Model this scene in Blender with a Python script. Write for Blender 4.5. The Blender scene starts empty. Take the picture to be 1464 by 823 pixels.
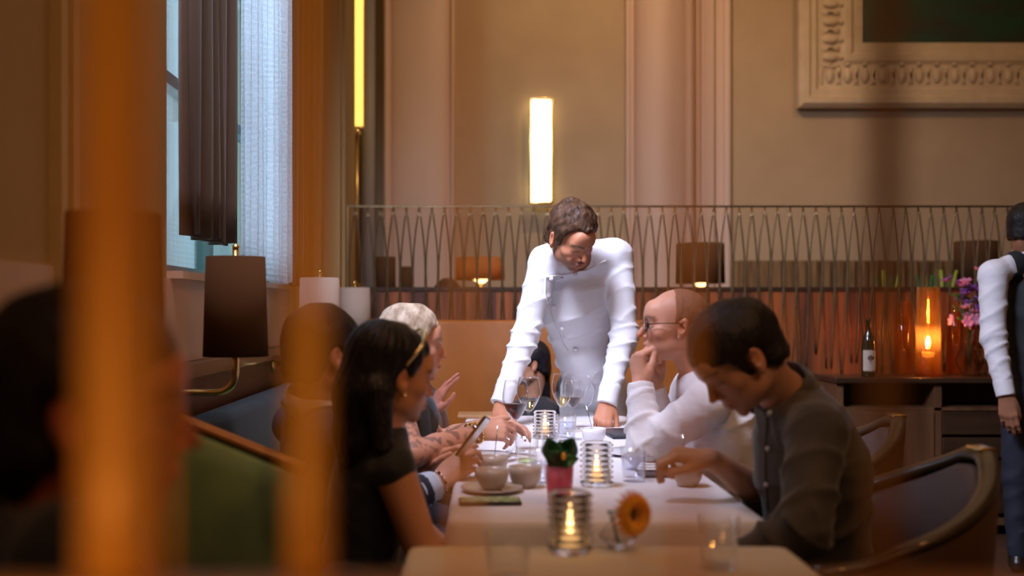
import bpy, math, random
import numpy as np
from mathutils import Vector, Matrix
from mathutils.bvhtree import BVHTree
random.seed(7)
S = bpy.context.scene
COL = S.collection
# ---------------------------------------------------------------- camera
FP, VX, VY, CZ = 1500.0, 693.0, 445.0, 1.235     # focal length in px, vanishing point, eye height
cam = bpy.data.cameras.new('camera'); co = bpy.data.objects.new('camera', cam); COL.objects.link(co)
co.location = (0, 0, CZ); co.rotation_euler = (math.pi/2, 0, 0)
cam.sensor_width = 36; cam.lens = FP/1464*36
cam.shift_x = (732-VX)/1464; cam.shift_y = (VY-411.5)/1464
cam.clip_start = .02
cam.dof.use_dof = True; cam.dof.focus_distance = 3.9; cam.dof.aperture_fstop = 1.45
S.camera = co
S.view_settings.view_transform = 'Standard'; S.view_settings.look = 'None'
S.view_settings.exposure = 0.08; S.view_settings.gamma = 1; S.view_settings.use_curve_mapping = False
S.cycles.use_denoising = True
S.cycles.max_bounces = 8; S.cycles.transparent_max_bounces = 24; S.cycles.sample_clamp_indirect = 4
S.cycles.caustics_reflective = False
w = bpy.data.worlds.new('daylight'); S.world = w; w.use_nodes = True
w.node_tree.nodes['Background'].inputs[0].default_value = (.62, .80, .88, 1)
w.node_tree.nodes['Background'].inputs[1].default_value = .9
# ---------------------------------------------------------------- lights
def aim(o, d): o.rotation_euler = Vector(d).to_track_quat('-Z', 'Y').to_euler()
def area(name, loc, d, sx, sy, power, col, spread=180):
    l = bpy.data.lights.new(name, 'AREA'); l.shape = 'RECTANGLE'; l.size = sx; l.size_y = sy
    l.energy = power; l.color = col; l.spread = math.radians(spread)
    o = bpy.data.objects.new(name, l); COL.objects.link(o); o.location = loc; aim(o, d); return o
def spot(name, loc, d, power, col, ang=70, blend=.6, r=.08):
    l = bpy.data.lights.new(name, 'SPOT'); l.energy = power; l.color = col
    l.spot_size = math.radians(ang); l.spot_blend = blend; l.shadow_soft_size = r
    o = bpy.data.objects.new(name, l); COL.objects.link(o); o.location = loc; aim(o, d); return o
COOL = (.70, .80, 1.0); WARM = (1.0, .60, .30); AMB = (1.0, .42, .10)
area('window_daylight', (-1.24, 4.4, 2.5), (1, -.12, -.35), 1.0, 2.4, 34, (.80, .86, 1.0))
area('added_cool_key', (-.65, 2.55, 3.6), (1.05, 2.0, -2.05), 1.0, .9, 60, (.72, .76, 1.0), 84)  # added cool key for chef and table; the ceiling has no opening
spot('added_face_spot', (1.5, .7, 3.0), (-1.62, 2.1, -1.75), 34, (1, .52, .26), 46, .8, .1)  # unseen warm spot added to light the faces on the left
area('added_front_fill', (1.0, -.6, 4.3), (0, .5, -1), 2.5, 1.5, 15, (1, .60, .34), 150)  # unseen warm fill added in front to lift faces and cloth
area('added_overhead_fill', (1.8, 5.6, 4.45), (0, .1, -1), 4.0, 3.0, 16, WARM)  # unseen overhead fill added for warm ambient light
spot('added_wall_spot', (.9, 5.9, 4.4), (.0, .62, -.5), 112, (1, .68, .42), 110, .9)  # unseen warm spot added to brighten the back wall
spot('added_frame_spot', (3.0, 5.6, 4.4), (.1, .7, -.45), 38, (1, .62, .31), 90, .9)  # unseen warm spot added for light around the picture frame
spot('added_divider_spot', (.9, 4.9, 4.3), (.05, .35, -1), 90, (1, .5, .18), 70, .9)  # unseen warm spot added for light on the divider
spot('added_left_spot', (-.3, 1.8, 4.3), (-.25, .5, -1), 45, AMB, 80, .8)  # unseen amber spot added for warm light at the left
spot('added_right_spot', (1.9, 1.6, 4.3), (-.3, .35, -1), 40, AMB, 80, .8)  # unseen amber spot added for warm light on the right seats
spot('added_diner_spot', (.12, .66, 1.5), (-.55, .47, -.28), 2.6, (1, .36, .12), 50, .9, .05)  # unseen red-amber spot added to lift the near diner
spot('added_rod_spot', (-.32, .02, .92), (.42, 1, .38), 5.0, (1, .56, .16), 120, .9, .04)  # unseen warm spot added to brighten the close rods from below
# ---------------------------------------------------------------- helpers
def P(px, py, Y): return Vector(((px-VX)*Y/FP, Y, CZ-(py-VY)*Y/FP))
def N(*v): return Vector(v).normalized()
def link(o, parent=None):
    COL.objects.link(o)
    if parent is not None:
        o.parent = parent
        o.matrix_parent_inverse = parent.matrix_basis.inverted()
    return o
def empty(name, loc, label, cat, group=None, rz=0):
    o = bpy.data.objects.new(name, None); o.location = loc; o.rotation_euler = (0, 0, rz); o.empty_display_size = .1
    COL.objects.link(o); return tag(o, label, cat, group)
def tag(o, label, cat, group=None, kind=None):
    o['label'] = label; o['category'] = cat
    if group: o['group'] = group
    if kind: o['kind'] = kind
    return o
def mesh(name, V, F, m, parent=None, smooth=True, local=False):
    me = bpy.data.meshes.new(name)
    me.from_pydata([tuple(v) for v in V], [], [tuple(f) for f in F]); me.validate()
    if smooth: me.polygons.foreach_set('use_smooth', [True]*len(me.polygons))
    if m is not None: me.materials.append(m)
    o = bpy.data.objects.new(name, me)
    COL.objects.link(o)
    if parent is not None:
        o.parent = parent
        if not local: o.matrix_parent_inverse = parent.matrix_basis.inverted()
    return o
class MB:
    def __init__(s): s.V = []; s.F = []
    def add(s, V, F):
        n = len(s.V); s.V += [tuple(v) for v in V]; s.F += [tuple(i+n for i in f) for f in F]; return s
    def box(s, c, h, R=None, bev=0.0):
        cx, cy, cz = c; hx, hy, hz = h
        if bev <= 0:
            V = [Vector((x*hx, y*hy, z*hz)) for x in (-1, 1) for y in (-1, 1) for z in (-1, 1)]
            F = [(0, 1, 3, 2), (4, 6, 7, 5), (0, 4, 5, 1), (2, 3, 7, 6), (0, 2, 6, 4), (1, 5, 7, 3)]
        else:
            import bmesh
            bm = bmesh.new(); bmesh.ops.create_cube(bm, size=2)
            for v in bm.verts: v.co = Vector((v.co.x*hx, v.co.y*hy, v.co.z*hz))
            bmesh.ops.bevel(bm, geom=bm.edges[:]+bm.verts[:], offset=bev, segments=2, profile=.5, affect='EDGES')
            V = [v.co.copy() for v in bm.verts]; F = [[v.index for v in f.verts] for f in bm.faces]; bm.free()
        if R is not None: V = [R @ v for v in V]
        return s.add([v+Vector(c) for v in V], F)
    def tube(s, pts, r, n=10, caps=True, flat=1.0, flat_axis=None):
        pts = [Vector(p) for p in pts]; rr = r if hasattr(r, '__len__') else [r]*len(pts)
        V = []; F = []; up = None
        for i, p in enumerate(pts):
            t = (pts[min(i+1, len(pts)-1)]-pts[max(i-1, 0)]).normalized()
            if up is None:
                a = Vector(flat_axis) if flat_axis else (Vector((0, 0, 1)) if abs(t.z) < .9 else Vector((1, 0, 0)))
                up = (a-a.dot(t)*t).normalized()
            else: up = (up-up.dot(t)*t).normalized()
            b = t.cross(up)
            for k in range(n):
                a = 2*math.pi*k/n; V.append(p+up*math.cos(a)*rr[i]*flat+b*math.sin(a)*rr[i])
        m = len(pts)
        for i in range(m-1):
            for k in range(n):
                F.append((i*n+k, i*n+(k+1) % n, (i+1)*n+(k+1) % n, (i+1)*n+k))
        if caps: F.append(tuple(range(n))[::-1]); F.append(tuple((m-1)*n+k for k in range(n)))
        return s.add(V, F)
    def lathe(s, prof, c=(0, 0, 0), n=32, R=None, closed=False):
        c = Vector(c); V = []; F = []; m = len(prof)
        for r, z in prof:
            for k in range(n):
                a = 2*math.pi*k/n; v = Vector((r*math.cos(a), r*math.sin(a), z))
                V.append((R @ v if R is not None else v)+c)
        for i in range(m-1 if not closed else m):
            j = (i+1) % m
            for k in range(n):
                F.append((i*n+k, i*n+(k+1) % n, j*n+(k+1) % n, j*n+k))
        if not closed:
            if prof[0][0] > 1e-4: F.append(tuple(range(n))[::-1])
            if prof[-1][0] > 1e-4: F.append(tuple((m-1)*n+k for k in range(n)))
        return s.add(V, F)
    def sphere(s, c, r, n=12, R=None):
        r = r if hasattr(r, '__len__') else (r, r, r)
        V = []; F = []
        for i in range(n+1):
            th = math.pi*i/n
            for k in range(2*n):
                a = math.pi*k/n
                v = Vector((r[0]*math.sin(th)*math.cos(a), r[1]*math.sin(th)*math.sin(a), -r[2]*math.cos(th)))
                V.append((R @ v if R is not None else v)+Vector(c))
        for i in range(n):
            for k in range(2*n):
                F.append((i*2*n+k, i*2*n+(k+1) % (2*n), (i+1)*2*n+(k+1) % (2*n), (i+1)*2*n+k))
        return s.add(V, F)
    def build(s, name, m, parent=None, smooth=True, local=False):
        return mesh(name, s.V, s.F, m, parent, smooth, local)
# ---------------------------------------------------------------- materials
def mat(name, col=(.5, .5, .5), rough=.5, metal=0.0, noise=None, bump=None, emit=None, trans=0.0, ior=1.45,
        attr=None, coat=0.0, sheen=0.0, alpha=None, sss=0.0, spec=.5):
    m = bpy.data.materials.new(name); m.use_nodes = True; nt = m.node_tree; b = nt.nodes['Principled BSDF']
    b.inputs['Base Color'].default_value = (*col, 1); b.inputs['Roughness'].default_value = rough
    b.inputs['Metallic'].default_value = metal; b.inputs['IOR'].default_value = ior
    b.inputs['Transmission Weight'].default_value = trans; b.inputs['Coat Weight'].default_value = coat
    b.inputs['Sheen Weight'].default_value = sheen; b.inputs['Specular IOR Level'].default_value = spec
    if sss: b.inputs['Subsurface Weight'].default_value = sss; b.inputs['Subsurface Radius'].default_value = (.01, .004, .002); b.inputs['Subsurface Scale'].default_value = 1
    if alpha is not None: b.inputs['Alpha'].default_value = alpha
    if emit: b.inputs['Emission Color'].default_value = (*emit[0], 1); b.inputs['Emission Strength'].default_value = emit[1]
    tc = nt.nodes.new('ShaderNodeTexCoord')
    def nz(scale, stretch, detail=4):
        mp = nt.nodes.new('ShaderNodeMapping'); mp.inputs['Scale'].default_value = stretch
        nt.links.new(tc.outputs['Object'], mp.inputs['Vector'])
        n = nt.nodes.new('ShaderNodeTexNoise'); n.inputs['Scale'].default_value = scale; n.inputs['Detail'].default_value = detail
        nt.links.new(mp.outputs[0], n.inputs['Vector']); return n
    src = None
    if attr:
        a = nt.nodes.new('ShaderNodeAttribute'); a.attribute_name = attr; src = a.outputs['Color']
        nt.links.new(src, b.inputs['Base Color'])
    if noise:   # (scale, stretch, second colour, low, high)
        n = nz(noise[0], noise[1]); r = nt.nodes.new('ShaderNodeMapRange')
        r.inputs['From Min'].default_value = noise[3] if len(noise) > 3 else .35
        r.inputs['From Max'].default_value = noise[4] if len(noise) > 4 else .65
        nt.links.new(n.outputs['Fac'], r.inputs['Value'])
        x = nt.nodes.new('ShaderNodeMix'); x.data_type = 'RGBA'
        if src: nt.links.new(src, x.inputs['A'])
        else: x.inputs['A'].default_value = (*col, 1)
        x.inputs['B'].default_value = (*noise[2], 1)
        nt.links.new(r.outputs[0], x.inputs['Factor']); nt.links.new(x.outputs['Result'], b.inputs['Base Color'])
    if bump:    # (scale, stretch, strength, distance)
        n = nz(bump[0], bump[1], 5); bp = nt.nodes.new('ShaderNodeBump')
        bp.inputs['Strength'].default_value = bump[2]; bp.inputs['Distance'].default_value = bump[3]
        nt.links.new(n.outputs['Fac'], bp.inputs['Height']); nt.links.new(bp.outputs[0], b.inputs['Normal'])
    return m
def thin_glass(name, tint=(1, 1, 1), gl=.9, rough=.02, ior=1.5):
    m = bpy.data.materials.new(name); m.use_nodes = True; nt = m.node_tree; nt.nodes.clear()
    out = nt.nodes.new('ShaderNodeOutputMaterial'); mx = nt.nodes.new('ShaderNodeMixShader')
    t = nt.nodes.new('ShaderNodeBsdfTransparent'); t.inputs[0].default_value = (*tint, 1)
    g = nt.nodes.new('ShaderNodeBsdfGlossy'); g.inputs['Roughness'].default_value = rough; g.inputs[0].default_value = (gl, gl, gl, 1)
    lw = nt.nodes.new('ShaderNodeLayerWeight'); lw.inputs[0].default_value = .5
    pw = nt.nodes.new('ShaderNodeMath'); pw.operation = 'POWER'; pw.inputs[1].default_value = 3.2
    ml = nt.nodes.new('ShaderNodeMath'); ml.operation = 'MULTIPLY_ADD'; ml.inputs[1].default_value = .75; ml.inputs[2].default_value = .035
    nt.links.new(lw.outputs['Facing'], pw.inputs[0]); nt.links.new(pw.outputs[0], ml.inputs[0])
    nt.links.new(ml.outputs[0], mx.inputs[0]); nt.links.new(t.outputs[0], mx.inputs[1]); nt.links.new(g.outputs[0], mx.inputs[2])
    nt.links.new(mx.outputs[0], out.inputs[0]); return m
def haze_glass(name, tint, tcol, haze):
    m = thin_glass(name, tint, .9); nt = m.node_tree; out = [n for n in nt.nodes if n.type == 'OUTPUT_MATERIAL'][0]
    src = out.inputs[0].links[0].from_socket; t = nt.nodes.new('ShaderNodeBsdfTranslucent'); t.inputs[0].default_value = (*tcol, 1)
    mx = nt.nodes.new('ShaderNodeMixShader'); mx.inputs[0].default_value = haze
    nt.links.new(src, mx.inputs[1]); nt.links.new(t.outputs[0], mx.inputs[2]); nt.links.new(mx.outputs[0], out.inputs[0]); return m
def translucent(name, col, tcol, fac=.5, holes=0.0, wave=None):
    m = bpy.data.materials.new(name); m.use_nodes = True; nt = m.node_tree; nt.nodes.clear()
    out = nt.nodes.new('ShaderNodeOutputMaterial'); mx = nt.nodes.new('ShaderNodeMixShader')
    d = nt.nodes.new('ShaderNodeBsdfDiffuse'); d.inputs[0].default_value = (*col, 1)
    t = nt.nodes.new('ShaderNodeBsdfTranslucent'); t.inputs[0].default_value = (*tcol, 1)
    mx.inputs[0].default_value = fac; nt.links.new(d.outputs[0], mx.inputs[1]); nt.links.new(t.outputs[0], mx.inputs[2])
    last = mx.outputs[0]
    if holes:
        tr = nt.nodes.new('ShaderNodeBsdfTransparent'); m2 = nt.nodes.new('ShaderNodeMixShader'); m2.inputs[0].default_value = holes
        nt.links.new(last, m2.inputs[1]); nt.links.new(tr.outputs[0], m2.inputs[2]); last = m2.outputs[0]
        if wave:
            tc = nt.nodes.new('ShaderNodeTexCoord'); wv = nt.nodes.new('ShaderNodeTexWave'); wv.bands_direction = 'Z'
            wv.inputs['Scale'].default_value = wave; wv.inputs['Distortion'].default_value = 1.5
            nt.links.new(tc.outputs['Object'], wv.inputs['Vector'])
            mr = nt.nodes.new('ShaderNodeMapRange'); mr.inputs['To Min'].default_value = holes*.5; mr.inputs['To Max'].default_value = holes*1.5
            nt.links.new(wv.outputs['Fac'], mr.inputs['Value']); nt.links.new(mr.outputs[0], m2.inputs[0])
    nt.links.new(last, out.inputs[0]); return m
M = {}
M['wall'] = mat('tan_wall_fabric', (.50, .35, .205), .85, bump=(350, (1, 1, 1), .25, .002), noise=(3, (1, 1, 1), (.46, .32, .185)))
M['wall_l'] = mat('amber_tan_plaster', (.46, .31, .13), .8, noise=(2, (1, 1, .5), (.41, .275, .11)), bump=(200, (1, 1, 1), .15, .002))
M['plaster'] = mat('cream_pink_plaster', (.68, .48, .36), .6, noise=(4, (1, 1, .3), (.64, .45, .335)))
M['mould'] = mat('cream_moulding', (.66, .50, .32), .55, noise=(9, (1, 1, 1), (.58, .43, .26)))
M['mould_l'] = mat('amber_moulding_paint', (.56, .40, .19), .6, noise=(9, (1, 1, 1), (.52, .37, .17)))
M['canvas'] = mat('dark_green_painting', (.03, .035, .02), .5, noise=(3, (1, 1, 2), (.015, .06, .03)))
M['floor'] = mat('dark_floor', (.09, .045, .025), .4, noise=(4, (1, 8, 1), (.05, .025, .015)))
M['ceiling'] = mat('ceiling_plaster', (.6, .5, .38), .9, noise=(2, (1, 1, 1), (.55, .46, .35)))
M['wood'] = mat('red_brown_wood', (.30, .078, .015), .55, noise=(5, (2.2, 1, .16), (.08, .024, .009), .38, .6), coat=.05, bump=(30, (4, 1, .2), .1, .002))
M['wood_dark'] = mat('dark_wood', (.055, .028, .014), .35, noise=(6, (.3, 1, 3), (.03, .016, .009)), coat=.2)
M['wood_mid'] = mat('brown_wood_side', (.15, .07, .03), .4, noise=(6, (3, 1, .2), (.09, .04, .018)))
M['rail'] = mat('polished_walnut_rail', (.06, .035, .014), .35, noise=(10, (1, 1, 1), (.04, .022, .01)), coat=.35)
M['leather'] = mat('tan_leather', (.36, .12, .017), .6, noise=(8, (1, 1, 1), (.31, .10, .015)), bump=(60, (1, 1, 1), .15, .003))
M['brass_d'] = mat('dark_brass', (.26, .18, .09), .35, .9, noise=(20, (1, 1, 1), (.2, .135, .065)))
M['brass'] = mat('aged_brass', (.50, .34, .15), .32, 1.0, noise=(20, (1, 1, 1), (.40, .26, .11)))
M['brass_l'] = mat('bright_brass', (.86, .62, .25), .25, 1.0, noise=(20, (1, 1, 1), (.8, .55, .2)))
M['copper'] = mat('amber_lacquered_rod', (.85, .38, .06), .5, .1, noise=(6, (1, 1, .5), (.6, .2, .035)))
M['rail_o'] = mat('polished_orange_wood', (.52, .22, .05), .28, noise=(10, (3, 1, 1), (.42, .16, .035)), coat=.6)
M['green'] = mat('green_velvet', (.22, .34, .14), .7, sheen=.6, noise=(5, (1, 1, 1), (.15, .25, .11)), bump=(150, (1, 1, 1), .2, .002))
M['blue'] = mat('blue_velvet', (.018, .032, .045), .8, sheen=.05, noise=(5, (1, 1, 1), (.012, .022, .03)), bump=(150, (1, 1, 1), .2, .002))
M['brownuph'] = mat('brown_leather_shell', (.11, .045, .015), .45, noise=(6, (1, 1, 1), (.075, .03, .01)), bump=(90, (1, 1, 1), .1, .002))
M['mauve'] = mat('mauve_lining', (.20, .14, .135), .6, noise=(8, (1, 1, 1), (.17, .12, .115)), bump=(90, (1, 1, 1), .1, .002))
M['lining'] = mat('dark_brown_lining', (.12, .08, .07), .6, noise=(8, (1, 1, 1), (.09, .06, .05)), bump=(90, (1, 1, 1), .1, .002))
M['cloth'] = mat('white_tablecloth', (.82, .79, .84), .85, noise=(6, (1, 1, 1), (.76, .74, .76)), bump=(9, (1, 1, 1), .25, .01), sheen=.1)
M['cloth2'] = mat('cream_tablecloth', (.78, .72, .64), .85, noise=(6, (1, 1, 1), (.74, .68, .60)), bump=(9, (1, 1, 1), .25, .01))
M['coat'] = mat('white_cotton_coat', (.80, .80, .83), .8, noise=(7, (1, 1, 1), (.77, .77, .80)), bump=(14, (1, 1, 1.6), .35, .012), sheen=.1)
M['shirtw'] = mat('white_linen_shirt', (.80, .79, .82), .8, noise=(7, (1, 1, 1), (.76, .75, .78)), bump=(20, (1, 1, 2), .4, .010))
M['shirtb'] = mat('pale_blue_cuff', (.55, .65, .84), .8, noise=(9, (1, 1, 1), (.52, .62, .81)), bump=(20, (1, 1, 2), .2, .005))
M['shirtg'] = mat('olive_grey_shirt', (.085, .066, .045), .85, noise=(9, (1, 1, 1), (.06, .047, .034)), bump=(16, (1, 1, .6), .5, .012), sheen=.25)
M['black'] = mat('black_fabric', (.013, .015, .020), .75, noise=(9, (1, 1, 1), (.009, .010, .014)), bump=(16, (1, 1, 1), .4, .008), sheen=.2)
M['charc'] = mat('charcoal_knit', (.05, .055, .05), .8, noise=(9, (1, 1, 1), (.035, .04, .036)), bump=(30, (1, 1, 1), .4, .006))
M['navy'] = mat('navy_suit_wool', (.022, .03, .055), .75, noise=(9, (1, 1, 1), (.016, .022, .04)), bump=(30, (1, 1, 1), .3, .005))
M['brownsuit'] = mat('brown_jacket_wool', (.12, .06, .035), .75, noise=(9, (1, 1, 1), (.09, .045, .026)), bump=(30, (1, 1, 1), .3, .005))
M['trouser'] = mat('dark_trousers', (.02, .025, .04), .8, noise=(9, (1, 1, 1), (.014, .018, .03)), bump=(12, (1, 1, .5), .4, .01))
M['vest'] = mat('dark_waistcoat', (.02, .022, .024), .7, noise=(9, (1, 1, 1), (.014, .016, .018)), bump=(20, (1, 1, 1), .3, .006))
M['shoe'] = mat('black_shoe_leather', (.015, .012, .01), .3, noise=(9, (1, 1, 1), (.01, .009, .008)))
M['skin'] = mat('skin', rough=.48, attr='Col', sss=.12, spec=.4, bump=(120, (1, 1, 1), .08, .002))
def hair_mat(name, c, c2, rough=.5): return mat(name, c, rough, noise=(45, (1, .35, .6), c2, .35, .65), bump=(110, (1, .2, .5), .7, .006), spec=.3)
M['h_brown'] = hair_mat('brown_wavy_hair', (.038, .018, .010), (.105, .052, .027))
M['h_black'] = hair_mat('black_hair', (.007, .006, .008), (.018, .016, .020), .42)
M['h_dark'] = hair_mat('dark_brown_hair', (.009, .006, .005), (.018, .012, .009), .5)
M['h_blond'] = hair_mat('silver_blond_hair', (.70, .60, .46), (.36, .27, .18), .45)
M['h_short'] = hair_mat('cropped_brown_hair', (.26, .115, .065), (.21, .095, .052), .65)
M['white'] = mat('white_ceramic', (.80, .78, .80), .25, coat=.3, noise=(4, (1, 1, 1), (.77, .75, .77)))
M['stone'] = mat('beige_stoneware', (.52, .42, .33), .35, coat=.2, noise=(14, (1, 1, 1), (.45, .36, .28)))
M['steel'] = mat('polished_steel', (.75, .75, .77), .18, 1.0, noise=(20, (1, 1, 1), (.7, .7, .72)))
M['plastic'] = mat('black_plastic', (.015, .015, .017), .25, noise=(20, (1, 1, 1), (.012, .012, .014)))
M['gold'] = mat('gold_metal', (.95, .68, .28), .22, 1.0, noise=(20, (1, 1, 1), (.88, .6, .22)))
M['glass'] = thin_glass('clear_glass')
M['pane'] = thin_glass('window_glass', (.80, .93, .96), .7)
M['rib'] = mat('ribbed_clear_glass', (.97, .95, .93), .04, trans=1.0, ior=1.22)
M['pink'] = haze_glass('pink_glass', (1.0, .66, .70), (1.0, .50, .56), .5)
M['amberg'] = haze_glass('amber_glass', (1.0, .78, .50), (1, .55, .22), .045)
M['amberg2'] = thin_glass('pale_amber_glass', (1.0, .82, .62), 1.0)
M['water'] = thin_glass('water', (.86, .88, .95), 1.0)
M['water_g'] = thin_glass('greenish_drink', (.80, .90, .62), 1.0)
M['redwine'] = mat('red_wine', (.035, .006, .010), .06, noise=(4, (1, 1, 1), (.03, .005, .008)), spec=.8)
M['redwine2'] = thin_glass('light_red_wine', (.34, .15, .15), 1.0)
M['whitewine'] = thin_glass('white_wine', (.98, .86, .55), 1.0)
M['wax'] = mat('candle_wax', (.9, .8, .6), .5, emit=((1, .55, .2), .8), noise=(9, (1, 1, 1), (.85, .75, .55)))
M['flame'] = mat('candle_flame', (1, .7, .3), .5, emit=((1.0, .62, .22), 28))
M['lightbar'] = mat('warm_white_light_tube', (1, .95, .7), .4, emit=((1.0, .86, .50), 3.2))
M['lightbar_y'] = mat('yellow_light_tube', (1, .8, .3), .4, emit=((1.0, .66, .12), 1.5))
M['glowbulb'] = mat('glowing_bulb', (1, .8, .5), .5, emit=((1.0, .66, .25), 5))
M['shade_b'] = translucent('brown_and_shadowed_linen', (.15, .075, .035), (.22, .09, .03), .3)  # brown shades, and near bracket shades with shadow put into the colour
M['shade_c'] = translucent('daylit_cream_linen', (.62, .50, .40), (.55, .35, .2), .3)  # same linen as the near brackets, window daylight put into the colour
M['shade_a'] = translucent('amber_linen_shade', (.5, .24, .08), (.9, .45, .15), .5)
M['sheer'] = translucent('sheer_white_curtain', (.60, .61, .66), (.72, .73, .78), .6, .22, 14)
M['drape'] = mat('brown_drape', (.075, .042, .018), .9, noise=(5, (1, 1, .2), (.055, .03, .013)), bump=(40, (1, 1, 1), .3, .003), sheen=.2)
M['frame_paint'] = mat('grey_green_window_paint', (.16, .26, .25), .45, noise=(6, (1, 1, 1), (.13, .22, .21)))
M['leaf'] = mat('green_leaf', (.035, .16, .035), .4, noise=(14, (1, 1, 1), (.02, .10, .03)), coat=.2)
M['leaf_y'] = mat('yellow_green_glass_stems', (.45, .55, .08), .35, noise=(9, (1, 1, 1), (.35, .5, .05)))
M['petal'] = mat('orange_petal', (.90, .34, .02), .6, noise=(22, (1, 1, 1), (.95, .48, .04)))
M['disc'] = mat('dark_flower_centre', (.035, .012, .008), .8, noise=(90, (1, 1, 1), (.07, .025, .012)), bump=(120, (1, 1, 1), .8, .004))
M['violet'] = mat('violet_petal', (.16, .04, .26), .6, noise=(14, (1, 1, 1), (.26, .09, .38)))
M['pinkp'] = mat('pink_petal', (.55, .14, .26), .6, noise=(14, (1, 1, 1), (.62, .25, .36)))
M['bottle'] = thin_glass('dark_bottle_glass', (.05, .06, .02), .9)
M['bottle'] = mat('dark_bottle_glass', (.012, .016, .006), .08, coat=.5, noise=(4, (1, 1, 1), (.01, .012, .005)))
M['paper'] = mat('cream_label_paper', (.62, .54, .45), .8, noise=(9, (1, 1, 1), (.58, .5, .41)))
M['ink'] = mat('dark_ink', (.04, .03, .03), .7, noise=(9, (1, 1, 1), (.03, .025, .025)))
M['greencase'] = mat('green_patterned_case', (.16, .26, .07), .5, noise=(60, (1, 1, 1), (.50, .52, .30), .45, .55))
M['slat'] = mat('brown_gold_drapery', (.20, .12, .05), .7, noise=(14, (4, 1, .3), (.09, .05, .02)))
M['eyew'] = mat('eyeball', (.8, .78, .75), .15, noise=(4, (1, 1, 1), (.78, .75, .72)))
M['iris'] = mat('dark_iris', (.03, .02, .012), .1, noise=(30, (1, 1, 1), (.05, .03, .02)))
M['napkin'] = mat('white_napkin', (.80, .79, .82), .9, noise=(6, (1, 1, 1), (.77, .76, .79)), bump=(25, (1, 1, 1), .4, .004))
M['slate'] = mat('dark_slate_board', (.03, .032, .045), .4, noise=(6, (1, 1, 1), (.02, .022, .03)))
M['board'] = mat('light_wood_board', (.42, .25, .12), .5, noise=(10, (4, 1, 1), (.35, .2, .09)))
# ---------------------------------------------------------------- setting
def struct(name, mb, m, smooth=False):
    o = mb.build(name, m, None, smooth); o['kind'] = 'structure'; return o
XL, YB, XR, YF, ZC = -1.0, 8.0, 5.0, -2.5, 4.6
struct('floor', MB().box(((XL+XR)/2, (YB+YF)/2, -.05), ((XR-XL)/2+.6, (YB-YF)/2+.3, .05)), M['floor'])
struct('ceiling', MB().box(((XL+XR)/2, (YB+YF)/2, ZC+.05), ((XR-XL)/2+.3, (YB-YF)/2+.3, .05)), M['ceiling'])
struct('wall_back', MB().box(((XL+XR)/2, YB+.1, ZC/2), ((XR-XL)/2+.3, .1, ZC/2)), M['wall'])
struct('wall_right', MB().box((XR+.1, (YB+YF)/2, ZC/2), (.1, (YB-YF)/2, ZC/2)), M['wall'])
struct('wall_front', MB().box(((XL+XR)/2, YF-.1, ZC/2), ((XR-XL)/2+.3, .1, ZC/2)), M['wall'])
WS, WT = 1.345, 4.0
W1 = (3.30, 5.15)
b = MB()
def seg(y0, y1, z0, z1): b.box((XL-.1, (y0+y1)/2, (z0+z1)/2), (.1, (y1-y0)/2, (z1-z0)/2))
seg(YF, YB, 0, WS); seg(YF, YB, WT, ZC); seg(YF, W1[0], WS, WT); seg(W1[1], YB, WS, WT)
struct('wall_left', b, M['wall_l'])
# windows
def window(n, y0, y1):
    r = bpy.data.objects.new('window_%d' % n, None); r.location = (XL-.12, (y0+y1)/2, WS); COL.objects.link(r); r['kind'] = 'structure'
    f = MB(); x = XL-.13
    for y in (y0+.03, y1-.03, (y0+y1)/2): f.box((x, y, (WS+WT)/2), (.03, .03, (WT-WS)/2))
    for z in (WS+.03, WT-.03, 2.05, 3.0): f.box((x, (y0+y1)/2, z), (.028, (y1-y0)/2, .022))
    f.build('window_frame', M['frame_paint'], r, False)
    MB().box((x, (y0+y1)/2, (WS+WT)/2), (.004, (y1-y0)/2-.02, (WT-WS)/2-.02)).build('window_pane', M['pane'], r, False)
    MB().box((XL-.02, (y0+y1)/2, WS+.006), (.07, (y1-y0)/2, .012)).build('window_sill', M['plaster'], r, False)
    for zz in (2.05+.0,):
        MB().box((x+.05, y0+.72, 2.02), (.02, .012, .06)).build('window_latch', M['brass'], r, False)
window(1, *W1)
# left wall trim: ledge, panel, pilaster strips
struct('trim_1', MB().box((XL+.035, 3.9, 1.055), (.045, 4.05, .014)).box((XL+.02, 3.9, 1.03), (.03, 4.05, .012)), M['rail'])
struct('trim_10', MB().box((XL+.006, 3.9, 1.205), (.006, 4.05, .135)), M['plaster'])  # paler strip stands in for light on the wall under the sill
struct('trim_2', MB().box((XL+.012, 3.9, .53), (.012, 4.05, .49)), M['brownuph'])
b = MB()
for x in (75, 92):
    y = -XL*FP/(VX-x); b.box((XL+.012, y, 2.7), (.016, .018, 1.63))
for y in (5.35, 5.75, 6.1, 7.0): b.box((XL+.02, y, 2.7), (.03, .05, 1.63))
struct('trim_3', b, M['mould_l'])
struct('trim_4', MB().box((XL+.07, 6.55, 2.3), (.07, .32, 2.25)).box((XL+.1, 6.55, 2.3), (.06, .24, 2.25)), M['wall_l'])
# back wall pilasters
def pilaster(n, x0, x1, steps):
    b = MB(); a = P(x0, 0, YB).x; c = P(x1, 0, YB).x
    for (u0, u1, d) in steps:
        xa = a+(c-a)*u0; xb = a+(c-a)*u1
        b.box(((xa+xb)/2, YB-d/2, 2.3), ((xb-xa)/2, d/2, 2.28), None, min(.02, d*.3))
    struct('trim_%d' % n, b, M['plaster'], False)
pilaster(5, 550, 651, [(0, 1, .05), (.0, .08, .10), (.93, 1, .07)])
pilaster(6, 893, 1043, [(0, 1, .04), (0, .05, .07), (.55, .62, .16), (.70, .84, .09), (.93, 1, .07)])
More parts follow.
